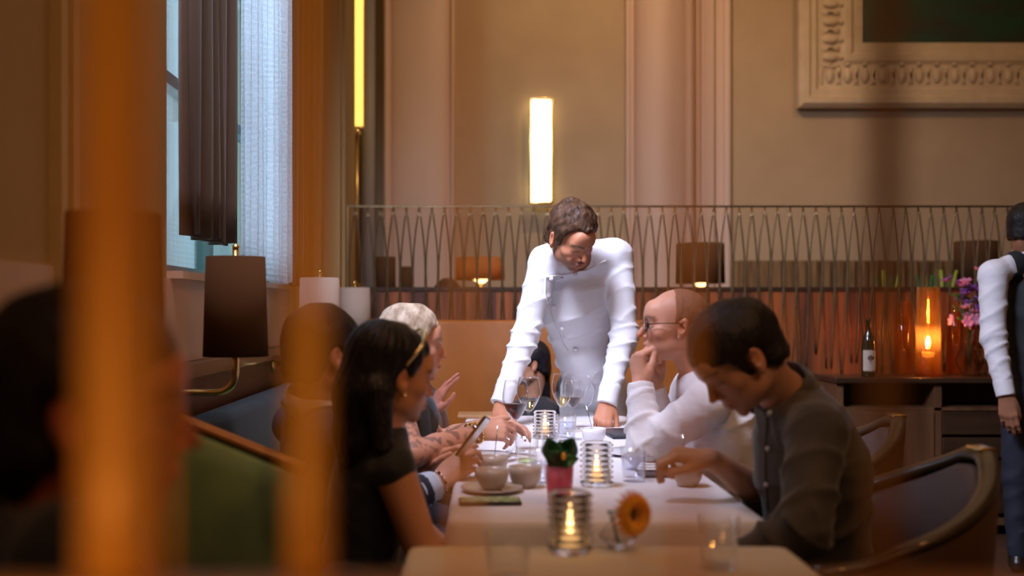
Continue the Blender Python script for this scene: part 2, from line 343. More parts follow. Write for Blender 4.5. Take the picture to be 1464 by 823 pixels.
# half-round column on second pilaster and soft column beside corner
b = MB(); a = P(905, 0, YB).x; c = P(990, 0, YB).x; cx, rr = (a+c)/2, (c-a)/2
V = []; F = []
for z in (0, 4.55):
    for k in range(25):
        t = math.pi*k/24; V.append((cx-rr*math.cos(t), YB-.03-rr*.7*math.sin(t), z))
for k in range(24): F.append((k, k+1, 26+k, 25+k))
b.add(V, F); struct('trim_7', b, M['plaster'], True)
b = MB(); a = P(560, 0, YB).x; c = P(640, 0, YB).x; cx, rr = (a+c)/2, (c-a)/2; V = []
for z in (0, 4.55):
    for k in range(25):
        t = math.pi*k/24; V.append((cx-rr*math.cos(t), YB-.045-rr*.22*math.sin(t), z))
b.add(V, F); struct('trim_8', b, M['plaster'], True)
b = MB(); a = P(526, 0, 7.9).x
b.tube([(a, 7.9, 0), (a, 7.9, 4.55)], .055, 20); b.tube([(a-.08, 7.93, 0), (a-.08, 7.93, 4.55)], .03, 16)
struct('trim_9', b, mat('grey_column_paint', (.34, .31, .29), .6, noise=(3, (1, 1, .4), (.30, .27, .25))), True)
# drapery on window 1
def curtain(name, m, y0, y1, z0, z1, x, amp, n, parent_label, cat, slant=0.0, th=.012):
    V = []; F = []; NU = 14*n+1; NZ = 20
    for j in range(NZ):
        z = z0+(z1-z0)*j/(NZ-1); sl = slant*(1-j/(NZ-1))
        for i in range(NU):
            u = i/(NU-1); ph = u*n*2*math.pi
            V.append((x+amp*math.sin(ph)+.3*amp*math.sin(2.3*ph+z), y0+(y1-y0)*u+sl*(1 if u > .5 else .4)+.25*amp*math.cos(ph*1.3+z*.7), z+.006*math.sin(ph*.5)))
    for j in range(NZ-1):
        for i in range(NU-1): F.append((j*NU+i, j*NU+i+1, (j+1)*NU+i+1, (j+1)*NU+i))
    o = mesh(name, V, F, m); md = o.modifiers.new('thick', 'SOLIDIFY'); md.thickness = th
    return tag(o, parent_label, cat)
curtain('sheer_curtain', M['sheer'], 3.98, 4.92, 1.365, 4.3, XL+.085, .022, 9, 'sheer white striped curtain hanging over the tall window', 'curtain', th=.003)
curtain('window_drape', M['drape'], 3.26, 3.80, 1.475, 4.3, XL+.07, .035, 5, 'heavy brown drape at the near side of the tall window', 'curtain', slant=.05)
curtain('window_drape', M['drape'], 4.97, 5.48, 1.365, 4.3, XL+.08, .035, 5, 'brown drape on the far side of the tall window', 'curtain')
# ---------------------------------------------------------------- wall lights
def sconce(x0, x1, y0, y1, Y, m, label, side=False):
    a = P(x0, y1, Y); c = P(x1, y0, Y); cx = (a.x+c.x)/2; cz = (a.z+c.z)/2; hw = (c.x-a.x)/2; hz = (c.z-a.z)/2
    r = empty('wall_sconce', (cx, Y, cz), label, 'wall light')
    MB().box((cx, Y, cz), (hw*.86, .035, hz*.975), None, .015).build('light_diffuser', m, r)
    f = MB()
    for s_ in (-1, 1): f.box((cx+s_*hw*.95, Y+.012, cz), (hw*.07, .04, hz), None, .003)
    for s_ in (-1, 1): f.box((cx, Y+.012, cz+s_*hz*.99), (hw, .04, .008), None, .003)
    f.build('sconce_frame', M['brass_l'], r)
    bk = MB().box((cx, Y+.09, cz), (hw*.5, .06, hz*.6)); bk.build('back_plate', M['brass'], r, False)
    return r
sconce(757, 790, 141, 291, 7.86, M['lightbar'], 'bright white upright light bar on the tan back wall')
r = sconce(499, 521, -60, 184, 7.3, M['lightbar_y'], 'tall yellow light bar near the room corner')
pt = P(510, 188, 7.3)
MB().lathe([(.0, -.03), (.02, -.03), (.028, -.01), (.028, .02), (0, .02)], pt).build('end_cap', M['brass_l'], r)
MB().tube([pt+Vector((0, 0, -.03)), Vector((pt.x, 7.3, 1.4))], .012).tube([Vector((pt.x, 7.3, 1.42)), Vector((pt.x, 7.9, 1.42))], .012).build('conduit', M['brass_l'], r)
# picture frame
def pict():
    x0 = P(1143, 0, 7.9).x; z0 = P(0, 153, 7.9).z; x1 = x0+3.1; z1 = 4.45
    r = empty('picture_frame', ((x0+x1)/2, 7.9, (z0+z1)/2), 'huge cream carved picture frame high on the back wall around a dark painting', 'picture')
    prof = [(0, .0), (0, .07), (.03, .10), (.07, .10), (.09, .075), (.13, .075), (.15, .045), (.33, .035), (.36, .055), (.40, .055), (.43, .03), (.50, .025), (.50, 0)]
    V = []; F = []
    cor = [(x0, z0, 1, 1), (x1, z0, -1, 1), (x1, z1, -1, -1), (x0, z1, 1, -1)]
    for (cx, cz, sx, sz) in cor:
        for (u, d) in prof: V.append((cx+sx*u, 7.985-d, cz+sz*u))
    n = len(prof)
    for k in range(4):
        for i in range(n-1): F.append((k*n+i, k*n+i+1, ((k+1) % 4)*n+i+1, ((k+1) % 4)*n+i))
    mesh('frame_moulding', V, F, M['mould'], r, False)
    o = MB()
    def orn(cx, cz, rot):
        R = Matrix.Rotation(rot, 3, 'Y')
        c = Vector((cx, 7.94, cz))
        o.sphere(c, (.032, .03, .06), 8, R)
        for s_ in (-1, 1):
            pts = [c+R @ Vector((s_*(.055+.012*math.sin(t)), 0, -.07+.14*t/3.14)) for t in np.linspace(0, 3.14, 7)]
            o.tube(pts, [.006, .011, .014, .014, .014, .011, .006], 6)
        o.sphere(c+R @ Vector((.0, 0, .085)), (.02, .02, .015), 6, R)
    x = x0+.24
    while x < x1-.2: orn(x, z0+.245, 0); x += .135
    z = z0+.245+.135
    while z < z1-.2: orn(x0+.245, z, math.pi/2); z += .135
    o.build('carved_leaves', M['mould'], r)
    MB().box(((x0+x1)/2, 7.975, (z0+z1)/2), ((x1-x0)/2-.49, .01, (z1-z0)/2-.49)).build('dark_canvas', M['canvas'], r, False)
pict()
# ---------------------------------------------------------------- partition with brass rods
YP = 6.25; sP = FP/YP
def partition():
    xa = P(497, 0, YP).x; xb = 4.3; zt = CZ+(445-295)/sP; zw = CZ+(445-413)/sP
    r = empty('room_divider', ((xa+xb)/2, YP, 0), 'long wooden divider topped by wavy thin brass rods across the room', 'partition')
    MB().box(((xa+xb)/2, YP+.06, zw/2), ((xb-xa)/2, .05, zw/2)).build('wood_panel', M['wood'], r, False)
    MB().box(((xa+xb)/2, YP+.06, zw), ((xb-xa)/2+.01, .058, .012)).build('panel_cap', M['wood_dark'], r, False)
    MB().box(((xa+xb)/2, YP, zt), ((xb-xa)/2, .006, .006)).build('top_rail', M['brass_d'], r, False)
    MB().box((xa, YP, (zt+.9)/2), (.004, .005, (zt-.9)/2)).build('end_post', M['brass'], r, False)
    zb = CZ-(505-445)/sP; sp = .0762; k = 0; x = xa+.045; n = 0
    rods = []
    while x < xb-.05:
        for sgn in (-1, 1):
            pts = []; zn = .42+.05*math.sin(k*2.1); q = 16
            ext = .08*(1+math.sin(k*1.7))
            for i in range(q+1):
                t = i/q
                if t < zn: o = math.sin(t/zn*math.pi/2)
                else:
                    v = (t-zn)/(1-zn); o = 1-.95*(v**1.5)
                    if k % 2: o = 1+.0*v if v < .25 else 1-.55*((v-.25)/.75)
                pts.append((x+sgn*o*sp*.47, YP+sgn*.002, zt+(zb-ext-zt)*t))
            rods.append(pts)
        x += sp; k += 1
    rods.sort(key=lambda p: abs(p[0][0]-1.6))
    for pts in rods[:100]: MB().tube(pts, .0040, 6, flat=1.3).build('brass_rod', M['brass_d'], r)
    b = MB()
    for pts in rods[100:]: b.tube(pts, .0040, 6, flat=1.3)
    if b.V: b.build('brass_rods', M['brass_d'], r)['kind'] = 'stuff'
partition()
# banquette in front of the divider
def banquette():
    xa = P(520, 0, 5.95).x; xb = P(1090, 0, 5.95).x
    r = empty('wall_banquette', ((xa+xb)/2, 5.9, 0), 'long tan leather bench seat against the wooden divider behind the chef', 'bench')
    zt = CZ-(482-445)*6.1/FP
    MB().box(((xa+xb)/2, 6.1, (zt+.2)/2+.1), ((xb-xa)/2, .08, (zt-.3)/2+.05), None, .02).build('backrest', M['leather'], r)
    MB().box(((xa+xb)/2, 5.80, .40), ((xb-xa)/2, .24, .07), None, .03).build('seat', M['brownuph'], r)
    MB().box(((xa+xb)/2, 5.86, .165), ((xb-xa)/2-.02, .22, .165)).build('base', M['wood_dark'], r, False)
banquette()
# far drapery strip, things behind the divider
def far_screen():
    a = P(1048, 0, 7.7).x; zt = CZ+(445-372)*7.7/FP
    V = []; F = []; n = 240
    for z in (.02, zt):
        for i in range(n+1): V.append((a+2.6*i/n, 7.72+.025*math.sin(i*.75)+.01*math.sin(i*1.9), z))
    for i in range(n): F.append((i, i+1, n+2+i, n+1+i))
    o = mesh('pleated_screen', V, F, M['slat']); o.modifiers.new('t', 'SOLIDIFY').thickness = .015
    tag(o, 'brown pleated low screen against the back wall beyond the divider', 'screen')
far_screen()
def drum_lamp(x0, x1, y0, y1, Y, m, label, lit, cat='lamp'):
    a = P(x0, y1, Y); c = P(x1, y0, Y); cx = (a.x+c.x)/2; R_ = (c.x-a.x)/2
    zt, zb = c.z, a.z
    zbase = .74
    r = empty('table_lamp', (cx, Y, zbase), label, cat)
    MB().lathe([(R_, zb), (R_*.97, zt), (R_*.95, zt), (R_*.98, zb)], (cx, Y, 0), 32, closed=True).build('lamp_shade', m, r)
    MB().lathe([(0, zbase), (.09, zbase), (.09, zbase+.015), (.012, zbase+.03), (.012, zb+.1), (0, zb+.1)], (cx, Y, 0), 20).build('lamp_stand', M['brass'], r)
    MB().sphere((cx, Y, zb+.02), (.05, .05, .045), 8).build('bulb', M['glowbulb'] if lit else M['white'], r)
    s = MB().box((cx, Y, .72), (.15, .15, .02), None, .005).tube([(cx, Y, .02), (cx, Y, .70)], .03).lathe([(0, 0), (.13, 0), (.13, .015), (0, .03)], (cx, Y, 0), 20)
    o = s.build('side_table', M['wood_dark'], None, False)
    tag(o, 'small dark side table carrying the '+label.split(' on ')[0].split(' beyond ')[0], 'table')
drum_lamp(967, 1036, 348, 405, 6.8, M['shade_b'], 'brown drum lamp with glowing underside beyond the divider right of the chef', True)
drum_lamp(652, 722, 368, 400, 6.85, M['shade_a'], 'amber pleated drum lamp beyond the divider left of the chef', True)
drum_lamp(1365, 1425, 345, 402, 6.85, M['shade_b'], 'brown drum lamp beyond the divider above the violet flowers', False)
# green vases beyond the divider
def green_vase(px, i):
    c = P(px, 412, 6.75); r = empty('tall_vase', (c.x, 6.75, 0), ['slender green stemmed vase beyond the divider left of the hurricane candle', 'slender green stemmed vase beyond the divider just above the hurricane candle', 'slender green stemmed vase beyond the divider nearest the violet flowers'][i], 'vase', 'green vases beyond the divider')
    MB().lathe([(0, .0), (.045, 0), (.04, .4), (.03, .9), (.035, 1.36), (.03, 1.36), (.025, .9), (.034, .4), (.04, .02), (0, .02)], (c.x, 6.75, 0), 20).build('vase_body', M['amberg2'], r)
    for k in range(4):
        q = MB(); x = c.x+.02*(k-1.5)
        q.tube([(c.x, 6.75, .9), (x, 6.75, 1.3), (x+.03*(k-1.5), 6.74, 1.44+.03*(k % 2)+.03)], [.006, .012, .009], 6); q.build('stem', M['leaf_y'] if k % 2 else M['leaf'], r)
for i, x in enumerate((1268, 1326, 1350)): green_vase(x, i)
# ---------------------------------------------------------------- bracket lamps along the left wall
def bracket_lamp(px, top, w, m, label):
    s = w/.19; Y = FP/s; cx = (px-VX)/s; zt = CZ+(445-top)/s; zb = zt-.30
    r = empty('bracket_lamp', (XL+.03, Y, .95), label, 'lamp', 'bracket lamps along the window wall')
    MB().lathe([(.097, zb), (.088, zt), (.083, zt), (.092, zb)], (cx, Y, 0), 40, closed=True).build('lamp_shade', m, r)
    zq = .99; pts = [(cx+.0, Y, zt+.02), (cx, Y, zq+.06)]
    for k in range(1, 7):
        t = k/6*math.pi/2; pts.append((cx-.06*(1-math.cos(t)), Y, zq+.06-.06*math.sin(t)))
    pts += [(XL+.07, Y, zq), (XL+.03, Y, zq+.01)]
    MB().tube(pts, .0105, 12).build('brass_bracket', M['brass_l'], r)
    MB().lathe([(0, -.0), (.035, 0), (.035, .01), (0, .012)], (XL+.022, Y, zq), 20, Matrix.Rotation(math.pi/2, 3, 'Y')).build('wall_rose', M['brass_l'], r)
    MB().sphere((cx, Y, zt+.028), .012, 8).build('finial', M['brass_l'], r)
    f = MB()
    for k in range(3):
        a = k*2*math.pi/3; f.tube([(cx, Y, zt-.01), (cx+.086*math.cos(a), Y+.086*math.sin(a), zt-.01)], .002, 6)
    f.build('shade_spider', M['brass_l'], r)
bracket_lamp(163, 305, 143, M['shade_b'], 'nearest drum lamp, shadow put in as brown, on a brass bracket, behind the close out-of-focus rod')  # same linen as the cream shades; being in shadow is coloured in
bracket_lamp(337, 367, 90, M['shade_b'], 'drum lamp, shadow put in as brown, on a curved brass bracket below the sheer curtain')
bracket_lamp(457, 397, 59, M['shade_c'], 'daylit cream drum lamp on the window wall above the suited man')
bracket_lamp(507, 411, 47, M['shade_c'], 'farthest daylit cream drum lamp beside the end of the wooden divider')
c = P(551, 367, 7.6)
def small_far_lamp(x0, x1, y0, Y, label):
    a = P(x0, 413, Y); c = P(x1, y0, Y); cx = (a.x+c.x)/2; R_ = (c.x-a.x)/2; zb = 1.30
    r = empty('far_lamp', (cx, Y, .74), label, 'lamp', 'dark lamps beyond the divider at the left')
    MB().lathe([(R_, zb), (R_*.97, c.z), (R_*.93, c.z), (R_*.95, zb)], (cx, Y, 0), 24, closed=True).build('lamp_shade', M['shade_b'], r)
    MB().lathe([(0, .0), (.11, .0), (.11, .02), (.012, .04), (.012, zb+.1), (0, zb+.1)], (cx, Y, 0), 16).build('lamp_stand', M['brass'], r)
small_far_lamp(537, 566, 367, 7.2, 'taller dark drum lamp beyond the divider near the corner')
small_far_lamp(570, 592, 381, 7.5, 'shorter dark drum lamp beyond the divider, right of the taller one')
# ---------------------------------------------------------------- tables
TZ = .75
def drape(name, x0, x1, y0, y1, z, drop, m, amp=.012, flare=.02, seed=0, nseg=220):
    V = []; F = []; rc = .03
    def rim(t):   # rounded rectangle
        w, h = x1-x0, y1-y0; per = 2*(w+h); d = (t*per) % per
        if d < w: p = (x0+d, y0); n_ = (0, -1)
        elif d < w+h: p = (x1, y0+d-w); n_ = (1, 0)
        elif d < 2*w+h: p = (x1-(d-w-h), y1); n_ = (0, 1)
        else: p = (x0, y1-(d-2*w-h)); n_ = (-1, 0)
        return p, n_, d
    rings = [(-.25, .001, 0), (-.02, .001, 0), (-.004, 0, 0), (0, -.004, 0), (.004, -.016, .1), (.006, -.05, .35), (.010, -.12, .7), (.014, -.2, 1), (flare, -drop, 1.3)]
    for (o, dz, wv) in rings:
        for i in range(nseg):
            (px, py), n_, d = rim(i/nseg)
            wob = amp*wv*(math.sin(d*19+seed)+.5*math.sin(d*41+seed*2))
            cx = min(max(px, x0+rc), x1-rc); cy = min(max(py, y0+rc), y1-rc)
            dx, dy = px-cx, py-cy; L = math.hypot(dx, dy)
            if L > 1e-6: q = min(L, rc)/L; ux, uy = dx/L, dy/L; px, py = cx+dx*q, cy+dy*q
            else: ux, uy = n_
            if o <= -.1: V.append(((x0+x1)/2+(px-(x0+x1)/2)*.4, (y0+y1)/2+(py-(y0+y1)/2)*.4, z+dz))
            else: V.append((px+ux*(o+wob), py+uy*(o+wob), z+dz))
    n = nseg
    for r_ in range(len(rings)-1):
        for i in range(n): F.append((r_*n+i, (r_+1)*n+i, (r_+1)*n+(i+1) % n, r_*n+(i+1) % n))
    F.append(tuple(range(n)))
    return mesh(name, V, F, m)
def table(x0, x1, y0, y1, label, clabel, m, seed, drop):
    r = empty('dining_table', ((x0+x1)/2, (y0+y1)/2, 0), label, 'table')
    MB().box(((x0+x1)/2, (y0+y1)/2, TZ-.022), ((x1-x0)/2-.012, (y1-y0)/2-.012, .018)).build('tabletop', M['wood_mid'], r, False)
    for sx in (-1, 1):
        for sy in (-1, 1):
            MB().box(((x0+x1)/2+sx*((x1-x0)/2-.06), (y0+y1)/2+sy*((y1-y0)/2-.08), .354), (.022, .022, .354)).build('leg', M['wood_mid'], r, False)
    o = drape('tablecloth', x0, x1, y0, y1, TZ, drop, m, seed=seed); tag(o, clabel, 'tablecloth')
TX0, TX1, TY0, TY1 = -.085, .655, 2.42, 4.88
table(TX0, TX1, TY0, TY1, 'long dining table where the guests and the leaning chef gather', 'white tablecloth draped over the long table', M['cloth'], 1, .30)
table(-.155, .62, 1.36, 2.17, 'nearer dining table at the bottom edge of the picture', 'cream tablecloth on the nearer table at the bottom', M['cloth2'], 4, .30)
# ---------------------------------------------------------------- barrel chairs
def chair(cx, cy, rz, shell_m, label, group='barrel chairs around the long table'):
    r = empty('barrel_chair', (cx, cy, 0), label, 'chair', group, rz)
    W = .265; path = []
    for k in range(6): path.append((-W, .20-.20*k/6))
    for k in range(21):
        t = math.pi*k/20; path.append((-W*math.cos(t), -.28*math.sin(t)))
    for k in range(1, 7): path.append((W, .20*k/6))
    L = len(path)
    def hgt(i):
        u = 1-abs(2*i/(L-1)-1); u = max(0, min(1, (u-.05)/.9)); return .68+.205*u**1.6
    def off(i, d):
        a = Vector(path[max(i-1, 0)]); c = Vector(path[min(i+1, L-1)]); t = (c-a).normalized(); nrm = Vector((-t.y, t.x))
        p = Vector(path[i]); u = 1-abs(2*i/(L-1)-1)
        return p-nrm*d, u
    def shell(name, d0, d1, zlo, dz, m, lean):
        V = []; F = []; q = 6
        for i in range(L):
            for (d, zz) in [(d0, 0), (d0, .5), (d0, 1), ((d0+d1)/2, 1.02), (d1, 1), (d1, 0)]:
                p, u = off(i, d); z = zlo+(hgt(i)+dz-zlo)*min(zz, 1)+(.01 if zz > 1 else 0)
                k = 1+lean*(z-.3)*(u**2); V.append((p.x*(1+.12*(z-.3)), p.y*k if p.y < 0 else p.y, z))
        for i in range(L-1):
            for k in range(q): F.append((i*q+k, i*q+(k+1) % q, (i+1)*q+(k+1) % q, (i+1)*q+k))
        F.append(tuple(range(q))); F.append(tuple((L-1)*q+k for k in range(q))[::-1])
        return mesh(name, V, F, m, r, True, True)
    shell('outer_shell', .022, .0, .28, -.012, shell_m, .35)
    shell('inner_lining', -.001, -.035, .40, -.03, M['lining'], .35)
    pts = []
    for i in range(L):
        p, u = off(i, 0); z = hgt(i)+.004; k = 1+.35*(z-.3)*(u**2); pts.append((p.x*(1+.12*(z-.3)), p.y*k if p.y < 0 else p.y, z))
    MB().tube(pts, .026, 10, flat=.55, flat_axis=(0, 0, 1)).build('top_rail', M['rail'], r, True, True)
    MB().box((0, -.01, .41), (.225, .205, .05), None, .03).build('seat', M['lining'], r, True, True)
    for sx in (-1, 1):
        for sy in (-1, 1):
            MB().tube([(sx*.17, -.01+sy*.16, .34), (sx*.21, -.01+sy*.19, 0)], [.02, .012], 10).build('leg', M['rail'], r, True, True)
    MB().box((0, -.01, .335), (.215, .20, .03), None, .01).build('seat_frame', M['rail'], r, True, True)
    MB().box((.0, pts[L//2][1]-.002, pts[L//2][2]+.012), (.035, .02, .006), None, .003).build('brass_clasp', M['brass_l'], r, True, True)
    return r
PI = math.pi
chair(.87, 2.52, PI/2+.10, M['brownuph'], 'brown barrel chair with polished rail under the young man in the grey shirt')
chair(.98, 3.36, PI/2, M['brownuph'], 'brown barrel chair behind the bald man in white')
def window_bench():
    y0, y1 = 2.76, 5.3; r = empty('window_bench', (-.7, (y0+y1)/2, 0), 'long dark blue bench under the window ledge on the left', 'bench')
    MB().box((-.90, (y0+y1)/2, .66), (.06, (y1-y0)/2, .24), None, .03).build('backrest', M['blue'], r)
    MB().box((-.58, (y0+y1)/2, .40), (.26, (y1-y0)/2, .065), None, .03).build('seat', M['green'], r)
    MB().box((-.62, (y0+y1)/2, .165), (.20, (y1-y0)/2-.03, .165)).build('base', M['wood_dark'], r, False)
window_bench()
def booth_wing():
    Y = 2.68; s = FP/Y; n = 24; th = .035
    r = empty('booth_wing', (-.72, Y, 0), 'green velvet booth wing with sloping polished wooden rail at the left', 'bench')
    def prof(u): # height along the wing, from the wall to its free end
        x = -.96+u*.49; px = VX+x*s; y = 600+(px-257)*75/173
        return x, CZ-(y-VY)/s
    V = []; F = []; q = 8
    for i in range(n+1):
        u = i/n; x, z = prof(u); e = th*min(1, math.sqrt(max(0, (1-u)*8)+.02)); cy = Y+.05*u*u
        for (dy, zz) in ((-e, .12), (-e, z-.08), (-e*.85, z-.03), (-e*.4, z-.012), (e*.4, z-.012), (e*.85, z-.03), (e, z-.08), (e, .12)): V.append((x, cy+dy, zz))
    for i in range(n):
        for k in range(q): F.append((i*q+k, i*q+(k+1) % q, (i+1)*q+(k+1) % q, (i+1)*q+k))
    F.append(tuple(range(q))[::-1]); F.append(tuple(n*q+k for k in range(q)))
    mesh('upholstered_panel', V, F, M['green'], r)
    pts = []
    for i in range(n+1):
        u = i/n; x, z = prof(u); pts.append((x, Y+.05*u*u, z+.004))
    MB().tube(pts, .024, 10, flat=.6, flat_axis=(0, 0, 1)).build('wooden_rail', M['rail_o'], r)
    MB().box((-.71, Y, .06), (.24, .03, .06)).build('plinth', M['wood_dark'], r, False)
booth_wing()
# ---------------------------------------------------------------- sideboard
def sideboard():
    Y = 5.75; s = FP/Y; xa = P(1197, 0, Y).x; xb = 3.4; zt = CZ-(540-445)/s
    r = empty('sideboard', ((xa+xb)/2, Y+.2, 0), 'dark wooden sideboard with drawers against the divider at the right', 'cabinet')
    MB().box(((xa+xb)/2, Y+.19, zt-.014), ((xb-xa)/2+.01, .20, .014), None, .004).build('worktop', M['wood_dark'], r, False)
    b = MB(); zb = .06
    for x in (xa+.02, xa+.56, xa+1.40, xb-.02): b.box((x, Y+.2, (zt-.03+zb)/2), (.02, .18, (zt-.03-zb)/2))
    b.box(((xa+xb)/2, Y+.37, (zt+zb)/2-.02), ((xb-xa)/2, .01, (zt-zb)/2-.02))
    b.box(((xa+xb)/2, Y+.2, .08), ((xb-xa)/2, .18, .02))
    zs = CZ-(585-445)/s
    b.box(((xa+xb)/2, Y+.2, zs), ((xb-xa)/2, .18, .008)).build('carcass', M['wood_mid'], r, False)
    for (x0, x1) in ((xa+.58, xa+1.38), (xa+1.42, xb-.04)):
        for (ya, yb_) in ((588, 622), (625, 655), (658, 735)):
            z1 = CZ-(ya-445)/s; z0 = CZ-(yb_-445)/s
            d = MB().box(((x0+x1)/2, Y+.02, (z0+z1)/2), ((x1-x0)/2-.004, .012, (z1-z0)/2-.003), None, .003).build('drawer', M['wood_dark'], r, False)
            k = Vector(((x0+x1)/2-.06, Y, (z0+z1)/2+.02))
            MB().box(k, (.012, .012, .013), None, .004).tube([k, k+Vector((0, .02, 0))], .006, 8).build('drawer_knob', M['steel'], d)
    MB().box((xa+.29, Y+.02, (zs+.1)/2), (.245, .012, (zs-.1)/2-.01), None, .003).build('door', M['wood_mid'], r, False)
    return zt, Y
SBZ, SBY = sideboard()
def at_sb(px, dy=.2): Y = SBY+dy; return Vector(((px-VX)*Y/FP, Y, SBZ))
# wine bottle
c = at_sb(1242, .08); r = empty('wine_bottle', c, 'dark wine bottle with cream label standing on the sideboard', 'bottle')
hh = .325
MB().lathe([(0, 0), (.036, 0), (.038, .01), (.038, .19), (.030, .225), (.0145, .255), (.0135, .31), (.016, .312), (.016, hh), (0, hh)], c, 28).build('bottle_glass', M['bottle'], r)
V = []; F = []
for z in (.035, .15):
    for k in range(17): a = -PI/2+(-1.15+2.3*k/16); V.append(c+Vector((.0388*math.cos(a), .0388*math.sin(a), z)))
for k in range(16): F.append((k, k+1, 18+k, 17+k))
lb = mesh('paper_label', V, F, M['paper'], r)
tr = MB()
for (dx, dz, rr) in ((0, .115, .010), (-.012, .108, .008), (.012, .109, .008), (-.006, .10, .007), (.007, .101, .007)): tr.sphere(c+Vector((dx, -.0385, dz)), (rr, .0012, rr*.7), 8)
tr.box(c+Vector((.002, -.0388, .088)), (.0012, .001, .011)).box(c+Vector((-.006, -.0388, .09)), (.001, .001, .008))
tr.build('printed_tree', M['ink'], lb)
# hurricane glass with floating candle
c = at_sb(1327, .14); r = empty('hurricane_candle', c, 'amber glass cylinder with a glowing candle on the sideboard', 'candle holder')
MB().lathe([(0, 0), (.072, 0), (.072, .005), (.06, .50), (.057, .50), (.068, .01), (0, .01)], c, 32).build('glass_cylinder', M['amberg'], r)
g = c+Vector((.0, 0, .14))
MB().lathe([(0, -.05), (.02, -.05), (.042, -.02), (.047, .01), (.042, .035), (.040, .035), (.044, .01), (.038, -.02), (0, -.044)], g, 24).build('glass_globe', M['amberg2'], r)
MB().lathe([(0, -.14), (.03, -.14), (.02, -.1), (.01, -.05), (0, -.05)], g, 16).build('glass_foot', M['amberg2'], r)
MB().lathe([(0, -.035), (.03, -.03), (.034, -.005), (0, -.002)], g, 16).build('candle_wax', M['wax'], r)
MB().sphere(g+Vector((0, 0, .05)), (.011, .011, .034), 8).build('candle_flame', M['flame'], r)
def plight(name, loc, e, col=(1, .5, .16), rad=.012):
    l = bpy.data.lights.new(name, 'POINT'); l.energy = e; l.color = col; l.shadow_soft_size = rad
    o = bpy.data.objects.new(name, l); COL.objects.link(o); o.location = loc
plight('candle_light_sideboard', g+Vector((0, 0, .09)), 5.5, (1, .58, .22))
c = at_sb(1290, .26); r = empty('amber_vase', c, 'tall amber glass cylinder left of the sideboard candle', 'vase')
MB().lathe([(0, 0), (.05, 0), (.052, .42), (.049, .42), (.047, .01), (0, .01)], c, 28).build('glass_body', M['amberg'], r)
c = at_sb(1366, .30); r = empty('amber_vase', c, 'tall amber glass cylinder right of the sideboard candle', 'vase')
MB().lathe([(0, 0), (.05, 0), (.052, .46), (.049, .46), (.047, .01), (0, .01)], c, 28).build('glass_body', M['amberg'], r)
# flower vase
def bouquet(px, dy, vlabel, h, nfl):
    c = at_sb(px, dy); r = empty('flower_vase', c, vlabel, 'vase')
    MB().lathe([(0, 0), (.03, 0), (.075, .07), (.078, .095), (.055, .14), (.026, .20), (.022, .235), (.034, h), (.030, h), (.014, .235), (.018, .2), (.05, .14), (.072, .095), (.068, .07), (.028, .006), (0, .006)], c, 10).build('cut_glass_body', M['rib'], r, False)
    if nfl:
        f = empty('flower_bouquet', c+Vector((0, 0, h)), 'violet and pink flower bunch in the faceted glass vase by the server', 'flowers')
        random.seed(5)
        for k in range(nfl):
            a = random.uniform(0, 2*PI); rr = random.uniform(.02, .15); z = random.uniform(.30, .62)-rr*.2
            d = c+Vector((rr*math.cos(a)+.035, rr*.8*math.sin(a), z)); b = MB()
            nrm = (d-c-Vector((0, 0, .3))).normalized()
            R = nrm.to_track_quat('Z', 'Y').to_matrix()
            for q in range(6):
                t = q*PI/3; b.sphere(d+R @ Vector((.017*math.cos(t), .017*math.sin(t), .004)), (.020, .013, .006), 5, R @ Matrix.Rotation(t, 3, 'Z') @ Matrix.Rotation(-.5, 3, 'Y'))
            b.sphere(d+nrm*.004, .007, 5); b.build('blossom', M['pinkp'] if (d.x < c.x+.02 and z < .40) or k % 9 == 0 else M['violet'], f)
        for k in range(9):
            a = k*.7; MB().tube([c+Vector((0, 0, .04)), c+Vector((.004*math.cos(a), .004*math.sin(a), .25)), c+Vector((.09*math.cos(a)+.02, .07*math.sin(a), .43))], .0025, 5).build('stem', M['leaf'], f)
        for k in range(14):
            a = random.uniform(0, 2*PI); p = c+Vector((.10*math.cos(a)+.02, .07*math.sin(a), random.uniform(.32, .5)))
            MB().sphere(p, (.03, .012, .004), 6, Matrix.Rotation(a, 3, 'Z') @ Matrix.Rotation(random.uniform(-1, .2), 3, 'Y')).build('leaf', M['leaf'], f)
bouquet(1386, .16, 'faceted clear glass vase holding the violet flowers', .29, 46)
bouquet(1414, .05, 'second faceted glass vase partly behind the server sleeve', .24, 0)
# ---------------------------------------------------------------- tableware
def at_t(px, py): s = (py-VY)/(CZ-TZ); return Vector(((px-VX)/s, FP/s, TZ+.0015))
def candle(px, py, label, h=.122, R_=.043, e=1.0):
    c = at_t(px, py); r = empty('ribbed_candle_holder', c, label, 'candle holder', 'ribbed glass candle holders on the tables')
    prof = [(0, 0), (R_-.004, 0)]; nr = 8; q = 8
    for i in range(nr*q+1):
        t = i/(nr*q); prof.append((R_+.0035*math.sin(t*nr*2*PI-PI/2), .003+(h-.003)*t))
    prof += [(R_-.006, h), (R_-.007, .012), (0, .012)]
    MB().lathe(prof, c, 40).build('ribbed_glass', M['rib'], r)
    MB().lathe([(0, .0128), (.019, .0128), (.019, .035), (0, .033)], c, 20).build('tea_light', M['wax'], r)
    MB().lathe([(0, .0), (.005, .006), (.0065, .014), (.004, .026), (0, .038)], c+Vector((0, 0, .036)), 14).build('flame', M['flame'], r)
    plight('candle_light', c+Vector((0, 0, .058)), e*.35, (1, .55, .2), .006)
candle(815, 790, 'ribbed glass candle holder at the front, left of the sunflower')
candle(853, 695, 'ribbed glass candle holder in the middle of the long table')
candle(779, 627, 'ribbed glass candle holder farthest away, in front of the chef', h=.105)
